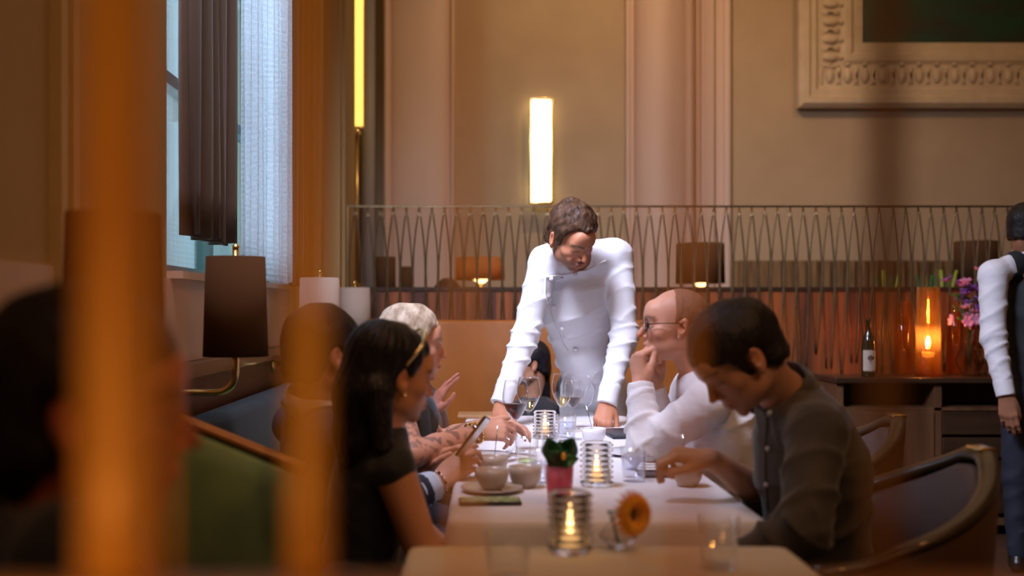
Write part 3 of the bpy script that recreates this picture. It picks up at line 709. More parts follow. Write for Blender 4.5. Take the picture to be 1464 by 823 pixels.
def wine_glass(px, py, label, h, R_, fill, lvl, tilt=0):
    c = at_t(px, py); r = empty('wine_glass', c, label, 'wine glass', 'wine glasses on the long table')
    hb = h*.42
    def rad(t): return R_*(math.sin(min(1, t*1.35+.04)*PI/2)**.75)*(1-.22*max(0, t-.55)/.45)
    outer = [(0, 0), (.034, 0), (.034, .0015), (.006, .006), (.0035, .02), (.0035, hb-.01), (.006, hb)]
    B = [(rad(t), hb+(h-hb)*t) for t in np.linspace(.03, 1, 16)]
    inner = [(max(x-.0011, .001), z+.001) for x, z in B[::-1]]+[(0, hb+.004)]
    MB().lathe(outer+B+inner, c, 36).build('glass_bowl', M['glass'], r)
    if fill is not None:
        L = [(0, hb+.006)]+[(rad(t)-.0016, hb+(h-hb)*t+.001) for t in np.linspace(.05, lvl, 8)]
        L.append((0, L[-1][1])); MB().lathe(L, c, 32).build('wine', fill, r)
wine_glass(737, 645, 'wine glass with a little red wine nearest the guests on the left', .245, .048, M['redwine2'], .42)
wine_glass(756, 626, 'wine glass with white wine just behind the red one', .232, .048, M['whitewine'], .34)
wine_glass(804, 620, 'wine glass with white wine in front of the apron', .236, .046, M['whitewine'], .32)
wine_glass(819, 613, 'wine glass with dark red wine beside the chef apron', .20, .044, M['redwine'], .38)
def tumbler(px, py, label, w=.076, h=.098, fill=None, lvl=.6):
    c = at_t(px, py); r = empty('water_glass', c, label, 'glass', 'water glasses on the tables')
    a, b_ = w*.42, w*.5
    MB().lathe([(0, 0), (a, 0), (b_, h), (b_-.002, h), (a-.002, .012), (0, .012)], c, 32).build('glass_tumbler', M['glass'], r)
    if fill is not None:
        MB().lathe([(0, .0125), (a-.003, .0125), (a-.003+(b_-a)*lvl, h*lvl), (0, h*lvl)], c, 32).build('drink', fill, r)
tumbler(906, 688, 'water glass on the right half of the table by the bald man', fill=M['water'], lvl=.72)
tumbler(753, 667, 'glass with pale green drink behind the bowls', fill=M['water_g'], lvl=.25)
tumbler(773, 690, 'water glass left of the pink flower glass', w=.07, fill=M['water'], lvl=.6)
tumbler(810, 630, 'water glass in front of the chef right of the far candle', fill=M['water'], lvl=.7)
tumbler(786, 640, 'small water glass between far candle and green leaf', w=.07, fill=M['water'], lvl=.5)
tumbler(1028, 812, 'empty tumbler on the nearer table at the right', w=.076)
tumbler(726, 850, 'tumbler on the nearer table at the left', w=.078, h=.104, fill=M['water'], lvl=.3)
def bowl(px, py, label, w, h, m, dz=0, spoon=None, name='bowl', grp='bowls and cups on the long table', off=(0, 0)):
    c = at_t(px, py)+Vector((off[0], off[1], dz)); R_ = w/2; r = empty(name, c, label, 'bowl' if name == 'bowl' else 'cup', grp)
    t = .004
    prof = [(0, 0), (R_*.55, 0), (R_*.62, .004), (R_*.88, h*.35), (R_*.98, h*.7), (R_, h), (R_-t, h), (R_*.98-t, h*.7), (R_*.85-t, h*.38), (R_*.5, .008), (0, .007)]
    MB().lathe(prof, c, 36).build('ceramic_wall', m, r)
    MB().lathe([(0, h*.55), (R_*.9-t*1.5, h*.55), (0, h*.56)], c, 24).build('contents', M['whitewine'] if m is M['stone'] else M['napkin'], r)
    if spoon:
        d = Vector(spoon).normalized()
        s0 = c+Vector((0, 0, h*.5)); s = empty('spoon', s0, 'steel spoon standing in the '+label, 'spoon')
        MB().tube([s0-d*.01, s0+d*.06, s0+d*.115], [.0022, .002, .0045], 8, flat=.6).build('handle', M['steel'], s)
        MB().sphere(s0-d*.02, (.010, .016, .005), 8).build('spoon_bowl', M['steel'], s)
bowl(849, 634, 'white bowl in front of the chef fist', .090, .056, M['white'], spoon=(-.25, .1, 1))
bowl(983, 695, 'beige cup under the hand of the young man', .088, .056, M['stone'], spoon=(-.1, .1, .9))
bowl(751, 697, 'pale beige bowl right of the saucer', .092, .058, M['stone'])
bowl(706, 678, 'beige cup behind the cup on the saucer', .086, .055, M['stone'], spoon=(.1, .0, 1), name='cup')
c = at_t(703, 703); sc = MB().lathe([(0, 0), (.045, 0), (.078, .008), (.084, .012), (.084, .015), (.076, .012), (.045, .005), (0, .004)], c, 40).build('saucer', M['stone'])
tag(sc, 'beige saucer beneath the front cup', 'saucer')
bowl(704, 703, 'beige cup standing on the saucer', .088, .056, M['stone'], dz=.0055, name='cup', off=(0, .0))
def slab(name, px, py, hx, hy, hz, rz, m, label, cat, dz=0, extra=None):
    c = at_t(px, py); r = empty(name, c, label, cat); R = Matrix.Rotation(rz, 3, 'Z')
    MB().box(c+Vector((0, 0, hz+dz)), (hx, hy, hz), R, min(hz*.8, .004)).build('body', m, r)
    if extra: MB().box(c+Vector((0, 0, 2*hz+dz+.0006)), (hx*.93, hy*.93, .0006), R).build(extra[0], extra[1], r, False)
slab('mobile_phone', 700, 720, .079, .038, .005, .05, M['plastic'], 'mobile phone in a green patterned case lying in front of the saucer', 'phone', extra=('case_back', M['greencase']))
slab('serving_board', 905, 622, .11, .13, .007, .1, M['slate'], 'dark board under the right fist of the chef', 'board')
slab('serving_board', 683, 596, .09, .09, .008, 0, M['board'], 'light wooden board at the far left table corner', 'board')
slab('slate_plate', 948, 680, .075, .05, .004, 0, M['slate'], 'dark slate plate under the folded napkin', 'plate')
c = at_t(944, 675)
b = MB()
for k in range(3): b.box(c+Vector((-.004*k, .004*k, .0125+.007*k)), (.07-.006*k, .04-.004*k, .0032), Matrix.Rotation(.06*k, 3, 'Z'), .003)
tag(b.build('folded_napkin', M['napkin']), 'folded white napkin on the slate plate by the bald man', 'napkin')
c = at_t(905, 668); pl = MB().lathe([(0, 0), (.05, 0), (.095, .012), (.097, .015), (.05, .006), (0, .005)], c+Vector((.03, .28, 0)), 40).build('dinner_plate', M['white']); tag(pl, 'white plate beside the bald man elbow', 'plate')
c = at_t(716, 655)+Vector((-.01, .0, 0)); pl = MB().lathe([(0, 0), (.04, 0), (.07, .010), (.072, .013), (.04, .006), (0, .005)], c+Vector((-.03, .03, 0)), 40).build('side_plate', M['white']); tag(pl, 'small white plate before the tattooed arm', 'plate')
# pink glass with leaf
c = at_t(800, 722); r = empty('pink_glass_vase', c, 'pink glass tumbler holding a green leaf behind the front candle', 'vase')
MB().lathe([(0, 0), (.030, 0), (.036, .098), (.0325, .098), (.027, .01), (0, .01)], c, 32).build('tinted_glass', M['pink'], r)
r = empty('leaf_sprig', c+Vector((0, 0, .05)), 'dark green leafy sprig with a yellow bud in the pink glass', 'plant')
def leaf(c0, d, side, L, W, m, par, name='leaf'):
    d = Vector(d).normalized(); sd = Vector(side).normalized(); nn = d.cross(sd); V = []; F = []; q = 10
    for i in range(q+1):
        t = i/q; w = W*math.sin(PI*min(1, t*.93+.05))**.8; base = Vector(c0)+d*L*t+nn*(.02*math.sin(t*PI))
        for k in (-1, -.5, 0, .5, 1): V.append(base+sd*w*k+nn*(abs(k)*.008*(1+.5*math.sin(t*14))))
    for i in range(q):
        for k in range(4): F.append((i*5+k, i*5+k+1, (i+1)*5+k+1, (i+1)*5+k))
    o = mesh(name, V, F, m, par); o.modifiers.new('t', 'SOLIDIFY').thickness = .0012; return o
top = c+Vector((0, 0, .09))
for (d, sd, L, W) in (((-.35, -.3, 1), (1, .2, .3), .085, .024), ((.35, -.2, .9), (1, -.2, -.4), .085, .026), ((-.1, -.6, .6), (1, 0, 0), .06, .026), ((.1, .4, 1), (1, .3, 0), .075, .024), ((.7, -.1, .35), (0, .4, 1), .055, .018), ((-.6, .1, .6), (0, .4, 1), .05, .016)):
    leaf(top, d, sd, L, W, M['leaf'], r)
MB().tube([c+Vector((0, 0, .015)), top+Vector((0, 0, .02))], .0025, 6).build('stem', M['leaf'], r)
MB().sphere(top+Vector((.008, -.03, .035)), (.006, .006, .010), 8).build('bud', M['petal'], r)
# sunflower bud vase
c = at_t(884, 784); r = empty('bud_vase', c, 'low diamond shaped clear glass bud vase on the nearer table', 'vase')
MB().lathe([(0, 0), (.018, 0), (.041, .024), (.034, .034), (.014, .062), (.016, .068), (.013, .068), (.010, .062), (.031, .034), (.037, .025), (.016, .005), (0, .005)], c, 8).build('faceted_glass', M['rib'], r, False)
fc = P(899, 734, 2.12)
r = empty('sunflower', fc, 'small orange sunflower with dark centre leaning from the bud vase', 'flower')
nrm = N(.55, -.8, .05); R = nrm.to_track_quat('Z', 'Y').to_matrix()
MB().tube([c+Vector((0, 0, .01)), c+Vector((-.012, 0, .06)), c+Vector((-.022, 0, .075)), fc-nrm*.02, fc-nrm*.004], .0028, 8).build('stem', M['leaf'], r)
MB().sphere(fc, (.021, .021, .008), 12, R).build('flower_centre', M['disc'], r)
for ring in range(2):
    for k in range(17):
        t = 2*PI*k/17+ring*.18; d = R @ Vector((math.cos(t), math.sin(t), .12-.2*ring)); sd = R @ Vector((-math.sin(t), math.cos(t), 0))
        leaf(fc+d*.015-nrm*.002*ring, d, sd, .031, .0066, M['petal'], r, 'petal')
# ---------------------------------------------------------------- near brass screen close to the camera
def near_screen():
    Y = .46; r = empty('near_screen', (0, Y, 0), 'out-of-focus amber metal rods of the near screen close to the viewer, narrow ones added for haze', 'partition')
    zb, zt = 1.113, 1.75
    def rod(px, wpx, bend=0, m=M['copper']):
        pts = []; ws = []
        for i in range(13):
            t = i/12; z = zb+(zt-zb)*t; x = (px-VX)*Y/FP+bend*math.sin(t*PI*1.3)*.01
            pts.append((x, Y, z)); ws.append(wpx*Y/FP/2)
        MB().tube(pts, ws, 10, flat=.35, flat_axis=(0, 1, 0)).build('rod', m, r)
    rod(165, 104); rod(442, 50); rod(1268, 44, m=M['copper_d']); rod(985, 26); rod(665, 22); rod(930, 9); rod(236, 12)  # narrow rods added so their blur lays an amber haze
    MB().box((.05, Y, zb-.02), (.75, .012, .02)).build('bottom_rail', M['copper'], r, False)  # placed so its blur gives the orange haze along the bottom
    MB().box((.05, Y, zt+.02), (.75, .012, .02)).build('top_rail', M['copper'], r, False)
    MB().box((.05, Y, .54), (.75, .011, .54)).build('panel', M['wood'], r, False)
M['copper_d'] = mat('brown_lacquered_rod', (.22, .09, .025), .5, .2, noise=(6, (1, 1, .5), (.17, .065, .02)))
near_screen()
# ---------------------------------------------------------------- people: implicit surfaces turned into one mesh each
def noise3(x, y, z, f, seed=0.0):
    a = np.sin(x*f*1.0+1.7*np.sin(y*f*.8+seed)+seed)*np.sin(z*f*.9+1.3*np.sin(x*f*.7+seed*2))
    b_ = np.sin(y*f*1.1+1.5*np.sin(z*f*.6+seed*3))
    return .5*a+.5*b_
class Field:
    def __init__(s, lo, hi, h, fine=()):
        s.ax = []
        for i in range(3):
            a, e = lo[i], hi[i]; pts = [a]; p = a
            while p < e:
                st = h
                for (fl, fh, hf) in fine:
                    if fl[i]-.01 < p < fh[i]+.01: st = hf
                p += st; pts.append(p)
            s.ax.append(np.array(pts, dtype=np.float32))
        s.h = h; s.d = np.full([len(a) for a in s.ax], .5, dtype=np.float32)
    def sub(s, lo, hi):
        sl = []; gs = []
        for i in range(3):
            a = int(np.searchsorted(s.ax[i], lo[i])); b_ = int(np.searchsorted(s.ax[i], hi[i]))
            sl.append(slice(a, b_)); gs.append(s.ax[i][a:b_])
        X = gs[0][:, None, None]; Y = gs[1][None, :, None]; Z = gs[2][None, None, :]
        return tuple(sl), X, Y, Z
    def put(s, sl, v, k, op):
        a = s.d[sl]
        if a.size == 0: return
        if op == 'u':
            h = np.clip(.5+.5*(a-v)/k, 0, 1); s.d[sl] = a*(1-h)+v*h-k*h*(1-h)
        else:   # subtract
            v = -v; h = np.clip(.5-.5*(a-v)/k, 0, 1); s.d[sl] = a*(1-h)+v*h+k*h*(1-h)
    def cap(s, p0, p1, r0, r1, k=.012, op='u', axis=None, sq=1.0, flat=False, fold=None):
        p0 = np.array(p0, dtype=np.float32); p1 = np.array(p1, dtype=np.float32)
        m = max(r0, r1)*max(1, sq)+k+s.h*3+(fold[0] if fold else 0)
        sl, X, Y, Z = s.sub(np.minimum(p0, p1)-m, np.maximum(p0, p1)+m)
        if 0 in s.d[sl].shape: return
        ab = p1-p0; L = float(np.linalg.norm(ab))+1e-9; u = ab/L
        dx, dy, dz = X-p0[0], Y-p0[1], Z-p0[2]
        tt = dx*u[0]+dy*u[1]+dz*u[2]; t = np.clip(tt/L, 0, 1)
        ex, ey, ez = dx-t*ab[0], dy-t*ab[1], dz-t*ab[2]
        if axis is not None:
            a = np.array(axis, dtype=np.float32); a = a/np.linalg.norm(a); c = ex*a[0]+ey*a[1]+ez*a[2]; g = 1/sq-1
            ex, ey, ez = ex+a[0]*c*g, ey+a[1]*c*g, ez+a[2]*c*g
        r = r0+(r1-r0)*t
        v = np.sqrt(ex*ex+ey*ey+ez*ez)-r
        if axis is not None: v = v*min(1, sq)**.5
        if fold:
            amp, lam, seed = fold[:3]; wf = fold[3] if len(fold) > 3 else None
            q1 = np.cross(u, np.array((.31, .52, .79))); q1 /= np.linalg.norm(q1); q2 = np.cross(u, q1)
            s1 = ex*q1[0]+ey*q1[1]+ez*q1[2]; s2 = ex*q2[0]+ey*q2[1]+ez*q2[2]; rr = max(r0, r1)
            wgt = 1.0
            if wf == 'e': wgt = .35+.65*np.clip(t, 0, 1)**1.5
            if wf == 's': wgt = .35+.65*np.clip(1-t, 0, 1)**1.5
            if wf == 'h':
                ang = np.arctan2(s1, s2); ph = ang*9+tt*14+2.2*noise3(X, Y, Z, 11, seed)
                v = v-amp*(np.abs(np.sin(ph))*1.2-.6)
            else:
                nz = noise3(X, Y, Z, 13, seed); n2 = noise3(X, Y, Z, 23, seed+4)
                g = 0
                for (tl, lm, a_, o_) in ((2.0, lam*1.8, 1.0, 0), (-2.4, lam*1.35, .8, 2.1), (3.0, lam*2.3, .7, 4.0)):
                    ph = tt/lm*2*math.pi+tl*s1/rr+o_+1.9*nz*(1 if a_ == 1 else -1)+.8*n2; rg = 1-np.abs(np.sin(ph*.5))
                    mk = np.clip(.25+1.1*np.sin(s2/rr*1.3+o_+nz*2+tt*7), 0, 1)
                    g = g+a_*mk*(rg**2.2*1.9-.35)
                v = v-amp*wgt*g
        if flat: v = np.maximum(v, tt-L)
        s.put(sl, v.astype(np.float32), k, op)
    def ell(s, c, r, R=None, k=.012, op='u', fold=None):
        c = np.array(c, dtype=np.float32); m = max(r)+k+s.h*3
        sl, X, Y, Z = s.sub(c-m, c+m)
        if 0 in s.d[sl].shape: return
        dx, dy, dz = X-c[0], Y-c[1], Z-c[2]
        if R is not None:
            R = np.array(R, dtype=np.float32)      # columns are the local axes
            q = [dx*R[0, i]+dy*R[1, i]+dz*R[2, i] for i in range(3)]
        else: q = [dx, dy, dz]
        a = np.sqrt(sum((q[i]/r[i])**2 for i in range(3))); b_ = np.sqrt(sum((q[i]/r[i]**2)**2 for i in range(3)))+1e-6
        v = a*(a-1)/b_
        if fold: v = v-fold[0]*(np.abs(np.sin(noise3(X, Y, Z, fold[1], fold[2])*4))*2-1)
        s.put(sl, v.astype(np.float32), k, op)
    def mod(s, fn):
        X = s.ax[0][:, None, None]; Y = s.ax[1][None, :, None]; Z = s.ax[2][None, None, :]
        s.d = fn(s.d, X, Y, Z).astype(np.float32)
    def surf(s):
        d = s.d; ins = d < 0
        nx, ny, nz = d.shape
        C = [ins[i:nx-1+i, j:ny-1+j, k:nz-1+k] for i in (0, 1) for j in (0, 1) for k in (0, 1)]
        anyi = np.zeros_like(C[0]); alli = np.ones_like(C[0])
        for c in C: anyi |= c; alli &= c
        act = anyi & ~alli; idx = np.argwhere(act)
        if len(idx) == 0: return np.zeros((0, 3)), np.zeros((0, 4), int)
        lut = np.full(act.shape, -1, dtype=np.int32); lut[act] = np.arange(len(idx))
        acc = np.zeros((len(idx), 3)); cnt = np.zeros(len(idx))
        corner = {}
        for i in (0, 1):
            for j in (0, 1):
                for k in (0, 1): corner[i, j, k] = d[idx[:, 0]+i, idx[:, 1]+j, idx[:, 2]+k]
        for ax in range(3):
            o = [a for a in range(3) if a != ax]
            for u in (0, 1):
                for v in (0, 1):
                    c0 = [0, 0, 0]; c0[o[0]] = u; c0[o[1]] = v; c1 = list(c0); c1[ax] = 1
                    a, b_ = corner[tuple(c0)], corner[tuple(c1)]; cr = (a < 0) != (b_ < 0)
                    t = np.where(cr, a/(a-b_+1e-12), 0)
                    p = np.tile(np.array(c0, float), (len(idx), 1)); p[:, ax] = t
                    acc[cr] += p[cr]; cnt[cr] += 1
        pos = idx+acc/np.maximum(cnt, 1)[:, None]
        V = np.stack([np.interp(pos[:, i], np.arange(len(s.ax[i])), s.ax[i]) for i in range(3)], 1)
        F = []
        for ax in range(3):
            o = [a for a in range(3) if a != ax]
            sa = [slice(None)]*3; sb = [slice(None)]*3; sa[ax] = slice(0, -1); sb[ax] = slice(1, None)
            A = ins[tuple(sa)]; B = ins[tuple(sb)]; e = np.argwhere(A != B)
            e = e[(e[:, o[0]] > 0) & (e[:, o[1]] > 0) & (e[:, o[0]] < d.shape[o[0]]-1) & (e[:, o[1]] < d.shape[o[1]]-1)]
            sign = A[tuple(e.T)]
            q = []
            for (du, dv) in ((-1, -1), (0, -1), (0, 0), (-1, 0)):
                c = e.copy(); c[:, o[0]] += du; c[:, o[1]] += dv; q.append(lut[tuple(c.T)])
            q = np.stack(q, 1)
            if ax == 1: sign = ~sign
            q[~sign] = q[~sign][:, ::-1]; F.append(q[(q >= 0).all(1)])
        return V, np.concatenate(F)
    def build(s, name, m, parent, col=None, smooth_it=1, keep=None):
        V, F = s.surf()
        # light relaxation keeps features and removes grid stepping
        for it in range(smooth_it):
            acc = np.zeros_like(V); cnt = np.zeros(len(V))
            for k in range(4):
                a, b_ = F[:, k], F[:, (k+1) % 4]
                for c in range(3): acc[:, c] += np.bincount(a, V[b_, c], len(V))+np.bincount(b_, V[a, c], len(V))
                cnt += np.bincount(a, minlength=len(V))+np.bincount(b_, minlength=len(V))
            V = V*.5+.5*acc/np.maximum(cnt, 1)[:, None]
        me = bpy.data.meshes.new(name); me.vertices.add(len(V)); me.vertices.foreach_set('co', V.ravel())
        me.loops.add(F.size); me.polygons.add(len(F))
        me.loops.foreach_set('vertex_index', F.ravel().astype(np.int32))
        me.polygons.foreach_set('loop_start', np.arange(0, F.size, 4, dtype=np.int32))
        me.update(calc_edges=True); me.polygons.foreach_set('use_smooth', np.ones(len(F), bool))
        me.materials.append(m)
        if col is not None:
            c = col(V); at = me.color_attributes.new('Col', 'FLOAT_COLOR', 'POINT')
            at.data.foreach_set('color', np.concatenate([c, np.ones((len(V), 1))], 1).astype(np.float32).ravel())
        o = bpy.data.objects.new(name, me); COL.objects.link(o)
        if parent is not None: o.parent = parent; o.matrix_parent_inverse = parent.matrix_basis.inverted()
        return o
def frame(f, up=(0, 0, 1)):
    f = Vector(f).normalized(); u = Vector(up); u = (u-u.dot(f)*f).normalized(); r = f.cross(u)
    return r, f, u       # right-hand side of the head, forward, up
class Head:
    def __init__(s, c, f, up=(0, 0, 1), scale=1.0):
        s.c = Vector(c); s.r, s.f, s.u = frame(f, up); s.s = scale
        s.R = np.array([[s.r[i], s.f[i], s.u[i]] for i in range(3)])
    def w(s, x, y, z): return s.c+(s.r*x+s.f*y+s.u*z)*s.s
    def loc(s, V): return (np.asarray(V)-np.array(s.c)) @ s.R/s.s
    def Rx(s, a): return s.R @ np.array(Matrix.Rotation(a, 3, 'X'))
def head_shape(F, H, jaw=1.0, nose=1.0, smile=0.0, female=False):
    S_ = H.s
    def E(c, r, k=.012, op='u', R=None): F.ell(H.w(*c), [q*S_ for q in r], H.R if R is None else R, k*S_, op)
    def Cp(a, b_, r0, r1, k=.008, op='u'): F.cap(H.w(*a), H.w(*b_), r0*S_, r1*S_, k*S_, op)
    E((0, -.012, .032), (.074, .095, .083), .01)
    E((0, .028, -.02), (.061, .062, .078), .02)
    E((0, .034, -.062), (.050*jaw, .046, .042), .02)
    E((0, .068, -.094), (.019*jaw, .015, .016), .014)
    for sx in (-1, 1):
        E((sx*.040, .052, -.022), (.024, .024, .020), .016)
        E((sx*.045*jaw, .012, -.062), (.016, .03, .022), .016)
        Cp((sx*.014, .083, .020), (sx*.043, .070, .021), .0075, .006, .010)
        E((sx*.031, .094, .002), (.015, .012, .0095), .012, 's')
        E((sx*.031, .0715, .001), (.0145, .0135, .0125), .004)
        if smile: E((sx*.036, .071, -.043), (.016, .014, .013), .008)
        # ear
        R = H.R @ np.array(Matrix.Rotation(.18, 3, 'X') @ Matrix.Rotation(sx*-.35, 3, 'Z'))
        E((sx*.079, -.012, -.006), (.0075, .019, .031), .005, 'u', R)
        E((sx*.086, -.006, -.002), (.006, .010, .018), .004, 's', R)
        E((sx*.077, -.004, -.034), (.006, .010, .010), .006, 'u', R)
    E((0, .077, .040), (.045, .020, .034), .025)
    Cp((0, .084, .012), (0, .087+.021*nose, -.030), .0065, .0095, .010)
    for sx in (-1, 1): E((sx*.0115, .092, -.036), (.0075, .010, .007), .006)
    # mouth
    E((0, .080, -.060), (.026, .014, .018), .012)
    E((0, .0925, -.0585), (.021, .006, .005), .004)
    E((0, .0905, -.0685), (.019, .006, .0055), .004)
    Cp((-.024, .087+.0, -.0635+smile*.006), (.024, .087, -.0635+smile*.006), .0022, .0022, .003, 's')
    Cp((-.013, .0965, -.0645), (.013, .0965, -.0645), .0022, .0022, .003, 's')
    if smile:
        for sx in (-1, 1): Cp((sx*.020, .096, -.036), (sx*.034, .082, -.062), .0024, .0024, .006, 's')
def head_color(H, base, lips=(.50, .16, .12), brow=(.05, .03, .02), beard=None, open_eye=False, brow_w=1.0, blush=.12):
    base = np.array(base)
    def fn(V):
        L = H.loc(V); x, y, z = L[:, 0], L[:, 1], L[:, 2]; ax = np.abs(x)
        C = np.tile(base, (len(V), 1))
        n = noise3(V[:, 0], V[:, 1], V[:, 2], 60, 1.0)
        C *= (1+.06*n)[:, None]
        def mix(m, col, a=1.0):
            m = np.clip(m, 0, 1)[:, None]*a; C[:] = C*(1-m)+np.array(col)*m
        near = (y > .0) & (np.abs(z) < .14) & (ax < .09)
        red = base*np.array([1.12, .72, .66])
        mix(np.exp(-((ax-.042)**2/.016**2+(z+.03)**2/.018**2))*(y > .03), red, blush*3)
        mix(np.exp(-(x**2/.014**2+(z+.033)**2/.014**2))*(y > .08), red, blush*2.4)
        mix(np.exp(-((ax-.082)**2/.012**2+z**2/.03**2+(y+.01)**2/.02**2)), red, blush*2.4)
        if beard is not None:
            b_ = (1/(1+np.exp((z+.040-.35*np.maximum(0, .035-y))*220)))*(1/(1+np.exp(-(y+.00)*160)))*(z > -.125)
            b_ = b_*(.75+.35*noise3(V[:, 0], V[:, 1], V[:, 2], 700, 2.0))
            mix(b_, beard[0], beard[1])
        lip = np.exp(-((x/.022)**4+((z+.0635)/.0095)**4))*(y > .075)
        mix(lip, lips, .8)
        mix(np.exp(-((x/.026)**4+((z+.0637)/.0016)**2))*(y > .07), base*.25, .8)
        bz = .0205+.006*np.sin(np.clip((ax-.012)/.036, 0, 1)*math.pi*.8)
        br = np.exp(-(((z-bz)/(.0042*brow_w))**2))*(ax > .010)*(ax < .052)*(y > .05)
        mix(br, brow, .85)
        lid = np.exp(-(((z+.0035+4*(ax-.031)**2)/.0022)**2))*(np.abs(ax-.031) < .0165)*(y > .06)
        mix(lid, np.array(brow)*.5, .9 if not open_eye else .6)
        mix(np.exp(-((ax-.031)**2/.018**2+(z-.004)**2/.010**2))*(y > .055), base*np.array([.72, .60, .58]), .45)
        return C
    return fn
def eyes(H, parent, look=0.0, down=0.0):
    for sx in (-1, 1):
        b = MB(); c = H.w(sx*.031, .0735, -.001); b.sphere(c, .0128*H.s, 10); o = b.build('eye', M['eyew'], parent)
        d = (H.f*1.0+H.r*look-H.u*down).normalized(); R = d.to_track_quat('Z', 'Y').to_matrix()
        MB().sphere(c+d*.0105*H.s, (.0058*H.s, .0058*H.s, .0032*H.s), 8, R).build('iris', M['iris'], o)
def hair(H, m, parent, line, vol=.010, top=.0, h=.0036, amp=.0035, freq=70, stretch=(1, .35, .6), extra=None, seed=0.0, clip=True, back=0.0, recess=0.0, name='hair', ear=True):
    c = H.c; R_ = .15*H.s
    lo = [c[i]-R_ for i in range(3)]; hi = [c[i]+R_ for i in range(3)]
    if extra:
        for e in extra:
            for p in e[:2]:
                for i in range(3): lo[i] = min(lo[i], p[i]-.09); hi[i] = max(hi[i], p[i]+.09)
    F = Field(lo, hi, h)
    F.ell(H.w(0, -.012-back/2, .032+top/2), [(.074+vol)*H.s, (.095+vol+back/2)*H.s, (.083+vol+top/2)*H.s], H.R, .01)
    F.ell(H.w(0, -.05, -.03), [(.060+vol)*H.s, (.050+vol)*H.s, (.06+vol)*H.s], H.R, .02*H.s)
    ys = np.array([p[0] for p in line]); zs = np.array([p[1] for p in line])
    cen = np.array(c); Rm = H.R
    def fn(d, X, Y, Z):
        dx, dy, dz = X-cen[0], Y-cen[1], Z-cen[2]
        lx = (dx*Rm[0, 0]+dy*Rm[1, 0]+dz*Rm[2, 0])/H.s; ly = (dx*Rm[0, 1]+dy*Rm[1, 1]+dz*Rm[2, 1])/H.s; lz = (dx*Rm[0, 2]+dy*Rm[1, 2]+dz*Rm[2, 2])/H.s
        n = noise3(lx*stretch[0], ly*stretch[1], lz*stretch[2], freq, seed)+.6*noise3(lx*stretch[0], ly*stretch[1], lz*stretch[2], freq*2.3, seed+2)
        d = d-amp*n
        zm = np.interp(ly, ys, zs)+.004*np.sin(lx*170+seed)+.003*noise3(lx, ly, lz, 130, seed)
        zm = zm+recess*np.clip((ly-.03)/.03, 0, 1)*np.clip((np.abs(lx)-.012)/.035, 0, 1)
        g = (zm-lz)*.8*H.s
        h_ = np.clip(.5+.5*(g-d)/.006, 0, 1); d = d*(1-h_)+g*h_+.006*h_*(1-h_)
        if ear:
            e = .021-np.sqrt((ly+.010)**2+((lz+.008)*.72)**2); e = np.where(np.abs(lx) > .062, e, -1)*H.s
            d = np.maximum(d, e)
        return d
    F.mod(fn)
    if extra:
        for e in extra: F.cap(e[0], e[1], e[2], e[3], e[4] if len(e) > 4 else .02, 'u', axis=e[5] if len(e) > 5 else None, sq=e[6] if len(e) > 6 else 1, fold=(.0045, .021, seed+.5, 'h'))
    return F.build(name, m, parent)
def hand(F, wrist, d, n, curls, thumb=1, spread=.10, tdir=(.75, .65, -.25), tcurl=.35, sc=1.0, finger_over=None):
    """d: wrist to knuckles, n: back of the hand, thumb: side of the thumb (sign along d x n)"""
    d = Vector(d).normalized(); n = Vector(n); n = (n-n.dot(d)*d).normalized(); v = d.cross(n)*thumb
    w = Vector(wrist)
    def at(a, b_, c): return w+(d*a+v*b_+n*c)*sc
    kn = [(.088, .029, .001), (.092, .0095, .004), (.087, -.0105, .003), (.079, -.029, -.001)]
    ln = [(.043, .027, .021), (.047, .030, .022), (.044, .028, .021), (.034, .021, .019)]
    for i in range(4):
        F.cap(at(.0, kn[i][1]*.55, 0), at(*kn[i]), .0145*sc, .0115*sc, .012*sc)
    F.cap(at(.02, .0, -.004), at(.065, .0, -.006), .020*sc, .018*sc, .012*sc)
    for i in range(4):
        c = curls[i] if hasattr(curls[i], '__len__') else (curls[i], curls[i]*1.15, curls[i]*.7)
        p = at(*kn[i]); ang = 0; sp = spread*(1.5-i)*.55; r = (.0098, .010, .0096, .0086)[i]
        dd = (d+v*sp).normalized()
        for j in range(3):
            ang += c[j]; dr = dd*math.cos(ang)-n*math.sin(ang); q = p+dr*ln[i][j]*sc
            F.cap(p, q, r*sc, (r-.0010)*sc, .004*sc if j else .007*sc); p = q; r -= .0008
    p = at(.022, .024, -.006); T = (d*tdir[0]+v*tdir[1]+n*tdir[2]).normalized()
    F.cap(at(.012, .012, -.004), p+T*.02*sc, .016*sc, .0145*sc, .012*sc)
    q = p+T*.044*sc; F.cap(p, q, .0145*sc, .0115*sc, .01*sc)
    T2 = (T*math.cos(tcurl)+(d*.6-v*.8).normalized()*math.sin(tcurl)).normalized(); r_ = q+T2*.032*sc; F.cap(q, r_, .0112*sc, .0105*sc, .004*sc)
    T3 = (T2*math.cos(tcurl)+(d*.6-v*.8).normalized()*math.sin(tcurl)).normalized(); F.cap(r_, r_+T3*.024*sc, .0105*sc, .0088*sc, .003*sc)
def bounds(pts, m):
    return [min(p[i] for p in pts)-m for i in range(3)], [max(p[i] for p in pts)+m for i in range(3)]
